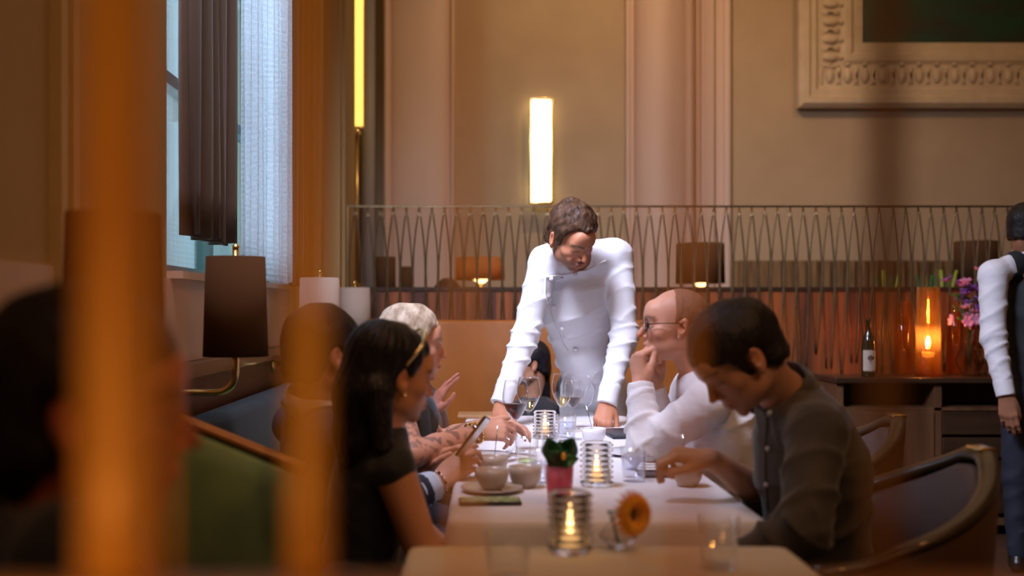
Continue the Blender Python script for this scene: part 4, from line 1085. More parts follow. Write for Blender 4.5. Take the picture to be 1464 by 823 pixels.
def person(label, J, Hd, skin, hands, garment, hair_fn, colorkw={}, headkw={}, h=.005, hf=None, base_xy=None, collar=None,
           sleeve=True, gm=None, gfold=.006, bulk=1.0, gh=.0058, tors=None, cuffs=None, arm_r=1.0, neck_r=.052, group=None):
    """J: dict of joints N (neck base), C (chest), P (pelvis), SL SR shoulders, EL ER elbows, WL WR wrists"""
    root = empty('person', (J['P'][0], J['P'][1], 0), label, 'person', group)
    fr = (J['SR']-J['SL']).cross(Vector((0, 0, 1))); fr = J.get('F', None) or fr.normalized()*-1
    pts = [p for k, p in J.items() if k != 'F']+[Hd.c]
    lo, hi = bounds(pts, .14)
    hi[2] = max(hi[2], Hd.c.z+.16)
    fine = [([Hd.c[i]-.13 for i in range(3)], [Hd.c[i]+.13 for i in range(3)], hf)] if hf else ()
    F = Field(lo, hi, h, fine)
    head_shape(F, Hd, **headkw)
    F.cap(Hd.w(0, -.030, -.055), J['N']+Vector((0, 0, .0)), neck_r, neck_r*1.08, .02)
    F.cap(J['SL']*.8+J['SR']*.2, J['SR']*.8+J['SL']*.2, .045, .045, .03)
    F.cap(J['N'], J['C'], .07, .11, .03, axis=fr, sq=.7); F.cap(J['C'], J['P'], .115, .11, .03, axis=fr, sq=.7)
    for a in 'LR':
        S_, E_, W_ = J['S'+a], J['E'+a], J['W'+a]
        F.cap(S_, E_, .046*arm_r, .038*arm_r, .02); mid = E_+(W_-E_)*.35
        F.cap(E_, mid, .039*arm_r, .040*arm_r, .012); F.cap(mid, W_, .040*arm_r, .026*arm_r, .012)
    for hd in hands: hand(F, *hd[0], **hd[1])
    body = F.build('body', M['skin'], root, head_color(Hd, skin, **colorkw)); del F
    # garment
    B = bulk
    plo, phi = bounds([p for k, p in J.items() if k != 'F'], .17)
    G = Field(plo, phi, gh)
    f = gfold
    tor = tors or (.155, .150, .14)
    G.cap(J['C'], J['P'], tor[1]*B, tor[2]*B, .03, axis=fr, sq=.72, fold=(f*.8, .075, 1.0))
    up = J['N']*.35+J['C']*.65
    G.cap(up, J['C'], tor[0]*B*.93, tor[1]*B, .03, axis=fr, sq=.70, fold=(f*.6, .10, 2.0))
    tr = .058*B
    G.cap(J['N']-Vector((0, 0, .012)), J['SL'], .058*B, tr, .035, fold=(f*.4, .06, 3.0)); G.cap(J['N']-Vector((0, 0, .012)), J['SR'], .058*B, tr, .035, fold=(f*.4, .06, 4.0))
    for a in 'LR':
        S_, E_, W_ = J['S'+a], J['E'+a], J['W'+a]
        if sleeve is True or (hasattr(sleeve, '__len__') and sleeve['LR'.index(a)] > 0):
            q = 1.0 if sleeve is True else sleeve['LR'.index(a)]
            ua = min(q*2, 1); e = S_+(E_-S_)*ua
            G.cap(S_, e, .064*B, (.064-.010*ua)*B, .025, flat=ua < 1, fold=(f, .055, 5.0+ord(a), 'e'))
            if q > .5:
                fa = (q-.5)*2; wv = E_+(W_-E_)*fa*.93
                G.cap(E_, wv, .056*B, (.056-.017*fa)*B, .02, flat=True, fold=(f*1.15, .042, 6.0+ord(a), 's'))
                if cuffs is not None:
                    cf = MB(); ax = (W_-E_).normalized(); c1 = wv-ax*.005; c2 = wv+ax*.048
                    cf.tube([c1, c1+ax*.01, c2-ax*.003, c2], [.040*B, .043*B, .0415*B, .039*B], 24, caps=True)
                    cf.build('cuff', cuffs, root)
    if extra_g.get('fn'): extra_g['fn'](G)
    # open neckline
    nb = J['N']+(Hd.w(0, -.03, -.06)-J['N']).normalized()*.045
    G.cap(J['N']+(nb-J['N'])*.5, nb+(nb-J['N']), neck_r*1.06, neck_r*1.25, .008, 's')
    g = G.build(garment[0], garment[1], root); del G
    if collar is not None:
        cm, ch, cr, gap = collar[:4]; tiltf = collar[4] if len(collar) > 4 else .35
        ax = ((Hd.w(0, -.03, -.06)-J['N']).normalized()+Vector((0, 0, .4))).normalized()
        fwd = (Vector(fr)-Vector(fr).dot(ax)*ax).normalized(); sd = ax.cross(fwd); V = []; Fc = []; n = 40; q = 8
        base = J['N']+ax*.012
        for i in range(n+1):
            a = gap+(2*PI-2*gap)*i/n; dr = fwd*math.cos(a)+sd*math.sin(a); fb = math.cos(a)
            flap = ch*(1.25 if abs(math.cos(a/1.0)) > .75 and fb > 0 else .95)
            o = base-ax*.02*max(0, fb)*1.6+ax*.006*max(0, -fb)
            prof = [(cr*1.02, -.004), (cr*.96, ch), (cr*.98, ch+.003), (cr*1.04, ch-.001), (cr*1.24, ch-flap*.72), (cr*1.22, ch-flap*.74), (cr*1.08, 0), (cr*1.05, -.004)]
            for (rr, zz) in prof: V.append(o+dr*rr+ax*zz)
        for i in range(n):
            for k in range(q): Fc.append((i*q+k, i*q+(k+1) % q, (i+1)*q+(k+1) % q, (i+1)*q+k))
        Fc.append(tuple(range(q))); Fc.append(tuple(n*q+k for k in range(q))[::-1])
        mesh('collar', V, Fc, cm, root)
    if hair_fn: hair_fn(Hd, root)
    return root, body, g
extra_g = {}
def ray(objs, px, py):
    o = Vector((0, 0, CZ)); d = Vector(((px-VX)/FP, 1, -(py-VY)/FP)).normalized(); best = None
    for ob in objs:
        t = BV.get(ob.name)
        if t is None:
            me = ob.data; n = len(me.vertices); co_ = np.empty(n*3, np.float32); me.vertices.foreach_get('co', co_)
            t = BV[ob.name] = BVHTree.FromPolygons([tuple(v) for v in co_.reshape(-1, 3)], [tuple(p.vertices) for p in me.polygons])
        hit = t.ray_cast(o, d)
        if hit[0] is not None and (best is None or hit[3] < best[2]): best = (hit[0], hit[1] if hit[1].dot(d) < 0 else -hit[1], hit[3])
    return best
BV = {}
def seam(name, objs, pix, r, m, parent, lift=.0):
    pts = []
    for i in range(len(pix)-1):
        for t in np.linspace(0, 1, 7)[(1 if i else 0):]:
            px = pix[i][0]*(1-t)+pix[i+1][0]*t; py = pix[i][1]*(1-t)+pix[i+1][1]*t
            h_ = ray(objs, px, py)
            if h_: pts.append(h_[0]+h_[1]*lift)
    if len(pts) > 2: return MB().tube(pts, r, 8).build(name, m, parent)
def legs(root, hip, knees, feet, m=None, h=.012, seat=True):
    pts = [hip]+list(knees)+list(feet); lo, hi = bounds(pts, .16); F = Field(lo, hi, h)
    sd = (feet[0]-feet[1]); sd.z = 0; sd = sd.normalized() if sd.length > .01 else Vector((0, 1, 0))
    F.cap(hip+sd*.07, hip-sd*.07, .105, .105, .04)
    for i in (0, 1):
        hp = hip+sd*.085*(1 if i == 0 else -1)
        F.cap(hp, knees[i], .088, .062, .03, fold=(.004, .06, 2.0+i)); F.cap(knees[i], feet[i]+Vector((0, 0, .09)), .060, .047, .02, fold=(.004, .05, 3.0+i))
    F.build('trousers', m or M['trouser'], root)
    return sd
def shoes(root, feet, d):
    d = Vector(d).normalized()
    for f in feet:
        F = Field(*bounds([f, f+d*.2], .08), .008)
        F.cap(f+Vector((0, 0, .05)), f+Vector((0, 0, .09)), .040, .042, .02); F.cap(f+Vector((0, 0, .034))-d*.03, f+d*.17+Vector((0, 0, .030)), .036, .034, .03)
        F.mod(lambda D, X, Y, Z: np.maximum(D, .004-Z)); F.build('shoe', M['shoe'], root)
# ---- the chef
def chef():
    H = Head(P(817, 338, 4.30), (.46, -.62, -.64), (-.18, 0, 1), 1.10)
    J = dict(N=P(832, 372, 4.58), C=P(826, 432, 4.68), P=P(848, 560, 5.03),
             SL=P(779, 374, 4.50), SR=P(883, 366, 4.60), EL=P(752, 478, 4.50), ER=P(893, 478, 4.52), WL=P(717, 574, 4.36), WR=P(868, 574, 4.42))
    J['F'] = N(.12, -1, -.25)
    a = P(726, 609, 4.34)
    fist = [(1.25, 1.35, .9)]*4
    hands = [((J['WL']+Vector((0, -.0, .0)), (.32, -.35, -.9), (.3, -.9, .25), [(.9, 1.1, .6), (.95, 1.1, .6), (1.0, 1.1, .6), (1.05, 1.1, .6)]), dict(thumb=1, tdir=(.8, .55, -.3), sc=1.05)),
             ((J['WR'], (-.25, -.35, -.9), (-.2, -.9, .25), [(1.0, 1.2, .6)]*4), dict(thumb=-1, tdir=(.8, .55, -.3), sc=1.05))]
    def xf(G):
        # standing collar and chest fold lines of the jacket
        G.cap(P(800, 366, 4.52), P(872, 362, 4.56), .062, .062, .05)
        G.cap(P(838, 500, 4.80), P(845, 512, 4.82), .128, .125, .02, axis=J['F'], sq=.72)
    extra_g['fn'] = xf
    root, body, g = person('person in white chef coat and apron leaning on the table with both fists', J, H, (.52, .22, .12), hands,
        ('chef_coat', M['coat']), lambda Hd, r: hair(Hd, M['h_brown'], r, [(-.13, -.065), (-.045, -.06), (-.02, -.02), (-.002, .0), (.012, -.030), (.026, -.028), (.034, .02), (.055, .056), (.075, .076), (.12, .090)], vol=.011, top=.016, amp=.0055, freq=80, stretch=(1, .9, .8), seed=3.0, h=.003, recess=.024),
        colorkw=dict(beard=((.10, .055, .04), .62), brow=(.09, .05, .03)), headkw=dict(smile=1, jaw=1.05), h=.0052, hf=.0032, collar=None, gfold=.0075, bulk=1.06, gh=.0052, tors=(.168, .160, .118), neck_r=.055, cuffs=None)
    extra_g.clear()
    # stand collar
    ax = (H.w(0, -.03, -.06)-J['N']).normalized(); fwd = J['F']; fwd = (fwd-fwd.dot(ax)*ax).normalized(); sd = ax.cross(fwd)
    V = []; Fc = []; n = 36; q = 6
    for i in range(n+1):
        an = .35+(2*PI-.7)*i/n; dr = fwd*math.cos(an)+sd*math.sin(an); hh = .040-.010*math.cos(an)
        for (rr, zz) in ((.070, -.02), (.067, hh), (.0685, hh+.003), (.072, hh), (.077, 0), (.078, -.02)): V.append(J['N']+ax*(zz+.01)+dr*rr)
    for i in range(n):
        for k in range(q): Fc.append((i*q+k, i*q+(k+1) % q, (i+1)*q+(k+1) % q, (i+1)*q+k))
    mesh('stand_collar', V, Fc, M['coat'], root)
    seam('coat_flap_edge', [g], [(866, 372), (838, 386), (812, 391), (780, 396), (779, 420), (790, 455), (806, 492), (812, 500)], .004, M['coat'], root, .002)
    for (x, y) in ((787, 398), (802, 396), (822, 390), (792, 438), (804, 469), (823, 498)):
        h_ = ray([g], x, y)
        if h_:
            R = h_[1].to_track_quat('Z', 'Y').to_matrix()
            MB().sphere(h_[0]+h_[1]*.006, (.0105, .0105, .0085), 8, R).build('button', M['white'], root)
    # cuffs
    for a in 'LR':
        E_, W_ = J['E'+a], J['W'+a]; ax = (W_-E_).normalized(); c1 = E_+(W_-E_)*.80
        F = Field(*bounds([c1, W_], .09), .0045)
        F.cap(c1, W_+ax*.012, .047, .043, .01, flat=True, fold=(.002, .05, 1.0)); F.build('cuff', M['coat'], root)
    # apron
    A = Field(*bounds([P(845, 505, 4.85), P(850, 830, 5.0)], .27), .0085)
    A.cap(P(843, 512, 4.84), P(850, 560, 5.02), .124, .150, .02, axis=(0, 1, 0), sq=.74, fold=(.005, .05, 4.0))
    A.cap(P(850, 560, 5.02), P(852, 810, 5.08), .160, .185, .03, axis=(0, 1, 0), sq=.62, fold=(.004, .2, 5.0))
    ap = A.build('apron', M['coat'], root)
    B_ = Field(*bounds([P(841, 520, 4.86)], .22), .0055)
    B_.cap(P(843, 512, 4.86), P(845, 528, 4.88), .134, .137, .01, axis=(0, 1, 0), sq=.76, flat=True, fold=(.004, .022, 7.0)); B_.build('apron_waistband', M['coat'], root)
    seam('apron_string', [ap], [(841, 536), (850, 556), (846, 575), (839, 582), (835, 570), (843, 545), (849, 534)], .005, M['coat'], root, .004)
    seam('apron_string', [ap], [(849, 532), (868, 528), (880, 534)], .006, M['coat'], root, .004)
    hip = Vector((J['P'].x, 5.08, .86)); fe = [Vector((hip.x-.12, 5.1, 0)), Vector((hip.x+.12, 5.18, 0))]
    legs(root, hip, [Vector((hip.x-.11, 5.08, .48)), Vector((hip.x+.12, 5.12, .48))], fe); shoes(root, fe, (0, -1, 0))
chef()
# ---- young man in grey shirt
def young():
    H = Head(P(1057, 514, 2.52), (-.74, -.12, -.62), (0, .05, 1), 1.04)
    J = dict(N=P(1122, 572, 2.60), C=P(1160, 668, 2.60), P=P(1172, 830, 2.62),
             SR=P(1136, 600, 2.80), SL=P(1168, 618, 2.44), EL=P(1150, 752, 2.33), WL=P(1060, 800, 2.36), ER=P(1100, 712, 2.78), WR=P(1016, 655, 2.66))
    J['F'] = N(-1, -.30, 0)
    hands = [((J['WR'], (-1, .1, .12), (-.1, -.25, 1), [(.55, .9, .5), (.7, 1.0, .5), (.9, 1.1, .5), (1.0, 1.1, .5)]), dict(thumb=-1, tdir=(.9, .3, -.4), sc=1.0)),
             ((J['WL'], (-.9, .2, -.3), (-.2, -.1, 1), [.3, .35, .4, .45]), dict(thumb=1))]
    root, body, g = person('person in a grey collared shirt looking down at a cup, seated on the right', J, H, (.50, .25, .15), hands,
        ('grey_shirt', M['shirtg']), lambda Hd, r: hair(Hd, M['h_dark'], r, [(-.13, -.055), (-.05, -.055), (-.025, -.035), (-.004, .0), (.008, -.036), (.024, -.030), (.032, .0), (.045, .028), (.075, .042), (.12, .050)], vol=.013, top=.012, back=.01, amp=.003, freq=80, seed=1.0, h=.003),
        colorkw=dict(brow=(.03, .02, .015), blush=.2), headkw=dict(jaw=.98), h=.0048, collar=(M['shirtg'], .048, .072, .42), sleeve=(1.0, .62), gfold=.009, bulk=1.08, gh=.0055, tors=(.150, .150, .14))
    seam('placket', [g], [(1098, 596), (1094, 640), (1095, 690), (1100, 740)], .004, M['shirtg'], root)
    for (x, y) in ((1102, 590), (1099, 641), (1097, 692)):
        h_ = ray([g], x, y)
        if h_: MB().sphere(h_[0]+h_[1]*.003, (.0062, .0062, .0062), 6).build('button', M['white'], root)
    hip = Vector((J['P'].x+.02, 2.6, .55)); fe = [Vector((hip.x-.38, 2.72, 0)), Vector((hip.x-.38, 2.46, 0))]
    legs(root, hip, [Vector((hip.x-.40, 2.74, .50)), Vector((hip.x-.40, 2.46, .50))], fe); shoes(root, fe, (-1, 0, 0))
    s0 = P(972, 668, 2.66); 
young()
# ---- bald man with glasses
def bald():
    H = Head(P(966, 466, 3.30), (-.985, .05, .03), (.03, 0, 1), 1.02)
    J = dict(N=P(1000, 540, 3.32), C=P(1030, 622, 3.34), P=P(1046, 742, 3.36),
             SR=P(990, 556, 3.50), SL=P(1012, 578, 3.14), EL=P(922, 640, 3.20), WL=P(916, 550, 3.26), ER=P(950, 650, 3.44), WR=P(934, 556, 3.40))
    J['F'] = N(-1, -.06, .0)
    hands = [((J['WL'], (-.10, .16, 1), (-.9, -.45, .05), [(1.15, 1.2, .5), (1.2, 1.2, .5), (1.2, 1.2, .5), (1.15, 1.1, .5)]), dict(thumb=1, tdir=(.9, .25, -.5), sc=1.0)),
             ((J['WR'], (-.28, -.25, 1), (-.55, .85, .1), [(.35, .45, .3), (.95, 1.2, .6), (1.0, 1.2, .6), (1.05, 1.2, .6)]), dict(thumb=-1, tdir=(.9, .25, -.5), sc=1.0))]
    root, body, g = person('person with round black glasses and a white shirt resting the chin near clasped hands', J, H, (.62, .31, .21), hands,
        ('white_shirt', M['shirtw']), lambda Hd, r: hair(Hd, M['h_short'], r, [(-.13, -.06), (-.045, -.055), (-.028, -.02), (-.01, .0), (.006, -.020), (.026, -.012), (.036, .02), (.034, .045), (.020, .085), (.010, .12), (.012, .3)], vol=.0015, amp=.0008, freq=110, seed=2.0, h=.003),
        colorkw=dict(brow=(.16, .08, .05), open_eye=True, blush=.25, beard=((.42, .23, .17), .25)), headkw=dict(jaw=.98, nose=1.15), h=.0048, hf=.0038, collar=(M['shirtw'], .034, .062, .5), gfold=.008, bulk=1.06, gh=.0055, tors=(.155, .155, .15), cuffs=None)
    eyes(H, root, 0, .05)
    for a in 'LR':
        E_, W_ = J['E'+a], J['W'+a]; ax = (W_-E_).normalized(); c1 = E_+(W_-E_)*.62
        F = Field(*bounds([c1, W_], .08), .0045)
        F.cap(c1, W_+ax*.004, .044, .041, .01, flat=True, fold=(.0015, .05, 1.0)); F.build('cuff', M['shirtw'], root)
    gl = None
    for sx in (-1, 1):
        c = H.w(sx*.033, .096, .000); V = [c+H.r*(.022*math.cos(t))*H.s+H.u*(.020*math.sin(t))*H.s+H.f*(-.004*abs(math.cos(t))) for t in np.linspace(0, 2*PI, 25)]
        b = MB().tube(V, .0031, 8, caps=False); 
        if gl is None:
            gl = empty('eyeglasses', H.w(0, .1, 0), 'round black eyeglasses on the face of the bald man', 'glasses')
        b.build('rim', M['plastic'], gl)
        mesh('lens', V[:-1], [tuple(range(24))], M['glass'], gl)
        MB().tube([H.w(sx*.055, .092, .004), H.w(sx*.075, .05, .008), H.w(sx*.084, .0, .010), H.w(sx*.084, -.015, -.004)], .0018, 8).build('temple', M['plastic'], gl)
    MB().tube([H.w(-.012, .104, .004), H.w(0, .108, .008), H.w(.012, .104, .004)], .0018, 8).build('bridge', M['plastic'], gl)
    hip = Vector((J['P'].x+.0, 3.34, .55)); fe = [Vector((hip.x-.32, 3.47, 0)), Vector((hip.x-.32, 3.22, 0))]
    legs(root, hip, [Vector((hip.x-.40, 3.47, .50)), Vector((hip.x-.40, 3.22, .50))], fe); shoes(root, fe, (-1, 0, 0))
bald()
# ---- woman with black hair
def woman():
    H = Head(P(563, 538, 2.54), (.80, .42, -.14), (0, 0, 1), .96)
    J = dict(N=P(546, 618, 2.56), C=P(528, 706, 2.58), P=P(510, 850, 2.62),
             SR=P(562, 668, 2.44), SL=P(532, 636, 2.74), ER=P(606, 792, 2.44), WR=P(668, 800, 2.62), EL=P(585, 760, 2.78), WL=P(645, 790, 2.80))
    J['F'] = N(.95, .25, 0)
    hands = [((J['WR'], (.8, .4, -.1), (0, -.1, 1), [.4]*4), dict(thumb=-1, sc=.9)), ((J['WL'], (.9, .1, -.2), (0, -.1, 1), [.4]*4), dict(thumb=1, sc=.9))]
    c = lambda x, y, Y: P(x, y, Y)
    ex = [(c(540, 500, 2.50), c(520, 560, 2.50), .070, .068, .03), (c(520, 560, 2.50), c(516, 625, 2.50), .066, .062, .03), (c(540, 560, 2.44), c(548, 640, 2.42), .034, .022, .02),
          (c(516, 620, 2.52), c(508, 668, 2.52), .055, .038, .03), (c(530, 540, 2.60), c(530, 640, 2.62), .06, .05, .03)]
    root, body, g = person('person with long black hair in a sleeveless black top, nearest on the left', J, H, (.58, .27, .14), hands,
        ('black_top', M['black']), lambda Hd, r: hair(Hd, M['h_black'], r, [(-.13, -.10), (-.045, -.10), (-.028, -.04), (-.012, .004), (.012, .006), (.022, .004), (.036, .030), (.050, .055), (.078, .074), (.12, .085)], vol=.010, top=.012, back=.01, amp=.0035, freq=75, stretch=(1, 1, .25), extra=ex, seed=4.0, h=.0036),
        colorkw=dict(lips=(.55, .14, .12), brow=(.02, .012, .01), blush=.15), headkw=dict(jaw=.92, nose=.9), h=.0048, hf=.0038, sleeve=(0, 0), gfold=.004, bulk=.93, gh=.006, tors=(.145, .140, .135), arm_r=1.06, neck_r=.046)
    # cap of the sleeveless top over the shoulders
    # sunglasses pushed up on the hair
    sg = empty('sunglasses', H.w(0, .06, .11), 'thin gold framed sunglasses pushed up on the black hair', 'glasses')
    MB().tube([H.w(-.085, -.01, .03), H.w(-.078, .03, .085), H.w(-.045, .05, .118), H.w(0, .055, .130), H.w(.045, .05, .118), H.w(.078, .03, .085), H.w(.085, -.01, .03)], .0042, 8).build('frame', M['gold'], sg)
    er = empty('earring', H.w(.082, -.004, -.045), 'small round gold earring on the ear of the black-haired woman', 'earring')
    MB().sphere(H.w(.086, -.002, -.042), .0055, 8).build('gold_ball', M['gold'], er); MB().tube([H.w(.080, -.002, -.040), H.w(.087, -.002, -.040)], .0012, 6).build('post', M['gold'], er)
    hip = Vector((J['P'].x+.02, 2.6, .55)); fe = [Vector((hip.x+.36, 2.48, 0)), Vector((hip.x+.36, 2.74, 0))]
    legs(root, hip, [Vector((hip.x+.40, 2.50, .50)), Vector((hip.x+.40, 2.74, .50))], fe, M['black']); shoes(root, fe, (1, 0, 0))
woman()
# ---- man in a suit holding a phone
def suited():
    H = Head(P(463, 508, 2.95), (.74, .62, -.08), (-.05, 0, 1), 1.10)
    J = dict(N=P(452, 588, 2.98), C=P(462, 668, 3.04), P=P(470, 800, 3.10),
             SR=P(470, 628, 2.84), SL=P(424, 606, 3.20), ER=P(560, 722, 2.92), WR=P(628, 690, 3.0), EL=P(520, 700, 3.34), WL=P(610, 672, 3.22))
    J['F'] = N(.85, .35, 0)
    hands = [((J['WR'], (.75, .2, .62), (-.35, -.85, .35), [(.35, .5, .3), (.5, .7, .4), (.6, .8, .4), (.7, .9, .4)]), dict(thumb=-1, tdir=(.9, .3, -.2), sc=1.02)),
             ((J['WL'], (.75, -.1, .62), (-.2, .3, .8), [(.4, .5, .3)]*4), dict(thumb=1, sc=.98))]
    root, body, g = person('person with dark hair, jacket and white collar holding up a phone', J, H, (.56, .27, .17), hands,
        ('jacket', M['navy']), lambda Hd, r: hair(Hd, M['h_dark'], r, [(-.13, -.07), (-.045, -.07), (-.028, -.03), (-.008, .0), (.008, -.03), (.024, -.024), (.034, .02), (.055, .045), (.085, .065), (.12, .07)], vol=.012, top=.010, amp=.004, freq=60, seed=5.0, h=.0036),
        colorkw=dict(blush=.15), h=.0052, sleeve=(.93, .90), collar=(M['shirtw'], .058, .078, .5), gfold=.005, bulk=1.10, gh=.0065)
    for a in ('R', 'L'):
        E_, W_ = J['E'+a], J['W'+a]; ax = (W_-E_).normalized()
        F = Field(*bounds([E_+(W_-E_)*.55, W_], .08), .0045)
        F.cap(E_+(W_-E_)*.58, W_-ax*.012, .047, .0435, .01, flat=True, fold=(.003, .04, 1.0)); F.build('shirt_cuff', M['shirtb'], root)
    b = MB(); ax = (J['WR']-J['ER']).normalized(); c = J['WR']+ax*.004; u = ax.orthogonal().normalized(); v = ax.cross(u)
    br = empty('bracelet', c, 'thin beaded bracelet on the wrist holding the phone', 'bracelet')
    for k in range(16):
        t = 2*PI*k/16; MB().sphere(c+(u*math.cos(t)+v*math.sin(t))*.032, .0044, 5).build('bead', M['steel'] if k % 3 else M['plastic'], br)
    ph = empty('mobile_phone', P(676, 624, 3.0), 'mobile phone held up by the man in the jacket', 'phone')
    R = Matrix((N(.62, .1, .8), N(.2, .95, -.2), N(.62, .1, .8).cross(N(.2, .95, -.2)).normalized())).transposed()
    MB().box(P(676, 624, 2.99), (.070, .034, .0042), R, .003).build('phone_body', M['plastic'], ph)
    MB().box(P(676, 624, 2.99)+R @ Vector((0, 0, -.0045)), (.066, .031, .0008), R).build('phone_back', M['steel'], ph, False)
    hip = Vector((J['P'].x, 3.1, .55)); fe = [Vector((hip.x+.36, 2.98, 0)), Vector((hip.x+.36, 3.22, 0))]
    legs(root, hip, [Vector((hip.x+.42, 3.0, .50)), Vector((hip.x+.42, 3.22, .50))], fe, M['navy']); shoes(root, fe, (1, 0, 0))
suited()
# ---- blonde woman with tattooed arms
def blonde():
    H = Head(P(588, 494, 3.36), (.97, .16, -.04), (0, 0, 1), 1.0)
    J = dict(N=P(575, 565, 3.40), C=P(568, 630, 3.44), P=P(556, 730, 3.50),
             SR=P(570, 590, 3.28), SL=P(594, 598, 3.56), ER=P(590, 650, 3.16), WR=P(683, 618, 3.34), EL=P(628, 632, 3.72), WL=P(700, 606, 3.55))
    J['F'] = N(1, .1, 0)
    hands = [((J['WR'], (1, .25, .05), (-.1, -.75, .6), [(.5, .5, .3), (.6, .6, .3), (.7, .7, .3), (.8, .8, .3)]), dict(thumb=-1, tdir=(.85, .45, .1), sc=.95)),
             ((J['WL'], (1, -.25, -.02), (.0, .4, .8), [(.4, .4, .3)]*4), dict(thumb=1, sc=.92))]
    base = (.60, .30, .20)
    hc = head_color(H, base, lips=(.62, .22, .18), brow=(.30, .2, .12), blush=.25)
    def col(V):
        C = hc(V); z = V[:, 2]; n = noise3(V[:, 0], V[:, 1], V[:, 2], 95, 3.0)+.7*noise3(V[:, 0], V[:, 1], V[:, 2], 210, 5.0)
        ink = np.clip((n-.12)*5, 0, 1)
        m = np.zeros(len(V))
        for a in 'LR':
            E_, W_ = np.array(J['E'+a]), np.array(J['W'+a]); L = np.linalg.norm(W_-E_); t = (V-E_) @ (W_-E_)/L**2
            dist = np.linalg.norm(V-E_-np.clip(t, 0, 1)[:, None]*(W_-E_), axis=1)
            m = np.maximum(m, (dist < .06)*np.exp(-((t-.5)/.38)**4))
            S_ = np.array(J['S'+a]); t = (V-S_) @ (E_-S_)/np.linalg.norm(E_-S_)**2; dist = np.linalg.norm(V-S_-np.clip(t, 0, 1)[:, None]*(E_-S_), axis=1)
            m = np.maximum(m, .7*(dist < .06)*(t > .3))
        m = (m*ink*.72)[:, None]; return C*(1-m)+np.array((.05, .045, .06))*m
    global head_color_override
    root, body, g = person('person with short silver blond hair and tattooed forearms leaning on the table', J, H, base, hands,
        ('charcoal_top', M['charc']), lambda Hd, r: hair(Hd, M['h_blond'], r, [(-.13, -.06), (-.045, -.05), (-.028, -.02), (-.006, .0), (.008, -.012), (.024, -.004), (.036, .03), (.055, .050), (.085, .070), (.12, .078)], vol=.012, top=.012, amp=.0040, freq=170, stretch=(1, .20, .35), seed=6.0, h=.003),
        h=.0045, sleeve=(.16, .16), gfold=.004, bulk=.98, gh=.006, arm_r=1.0)
    me = body.data; n = len(me.vertices); co_ = np.empty(n*3, np.float32); me.vertices.foreach_get('co', co_)
    c = col(co_.reshape(-1, 3).astype(float)); me.color_attributes['Col'].data.foreach_set('color', np.concatenate([c, np.ones((n, 1))], 1).astype(np.float32).ravel())
    ax = (J['WR']-J['ER']).normalized(); u = ax.orthogonal().normalized(); v = ax.cross(u)
    c = J['WR']-ax*.006; wt = empty('wrist_watch', c, 'gold chain watch on the tattooed wrist of the blonde woman', 'watch')
    for k in range(18):
        t = 2*PI*k/18; MB().sphere(c+(u*math.cos(t)+v*math.sin(t))*.0325, .0052, 6).build('link', M['gold'], wt)
    nn = N(.1, -.85, .5); R = nn.to_track_quat('Z', 'Y').to_matrix()
    MB().lathe([(0, 0), (.015, 0), (.016, .004), (.013, .008), (0, .008)], c+nn*.030, 20, R).build('watch_face', M['steel'], wt)
    c = J['WR']-ax*.030; wt = empty('bracelet', c, 'dark beaded bracelet beside the gold watch', 'bracelet')
    for k in range(18):
        t = 2*PI*k/18; MB().sphere(c+(u*math.cos(t)+v*math.sin(t))*.0345, .0045, 5).build('bead', M['plastic'] if k % 2 else M['gold'], wt)
    hip = Vector((J['P'].x+.02, 3.5, .55)); fe = [Vector((hip.x+.36, 3.38, 0)), Vector((hip.x+.36, 3.60, 0))]
    legs(root, hip, [Vector((hip.x+.40, 3.40, .50)), Vector((hip.x+.40, 3.60, .50))], fe); shoes(root, fe, (1, 0, 0))
blonde()
# ---- guest hidden behind the blonde woman, one hand raised
def hidden_guest():
    H = Head(P(590, 500, 4.1), (.9, .2, 0), (0, 0, 1), .95)
    J = dict(N=P(584, 562, 4.15), C=P(598, 620, 4.18), P=P(584, 700, 4.2), SR=P(598, 590, 4.02), SL=P(612, 590, 4.34), ER=P(600, 645, 3.98), WR=P(617, 590, 4.06), EL=P(610, 650, 4.3), WL=P(650, 626, 4.3))
    J['F'] = N(1, .1, 0)
    hands = [((J['WR'], (.42, 0, .9), (-.75, -.4, .3), [(.12, .15, .1), (.18, .2, .1), (.3, .3, .1), (.5, .5, .2)]), dict(thumb=1, spread=.28, tdir=(.75, .6, -.2), sc=.98)),
             ((J['WL'], (1, 0, -.1), (0, 0, 1), [.3]*4), dict(thumb=1))]
    person('person in black mostly hidden behind the blonde woman with one hand raised', J, H, (.36, .14, .10), hands, ('black_sweater', M['black']),
        lambda Hd, r: hair(Hd, M['h_black'], r, [(-.13, -.06), (-.03, -.03), (.03, .03), (.12, .07)], vol=.008, h=.005), h=.0055, gh=.008, gfold=.004, bulk=1.15)
hidden_guest()
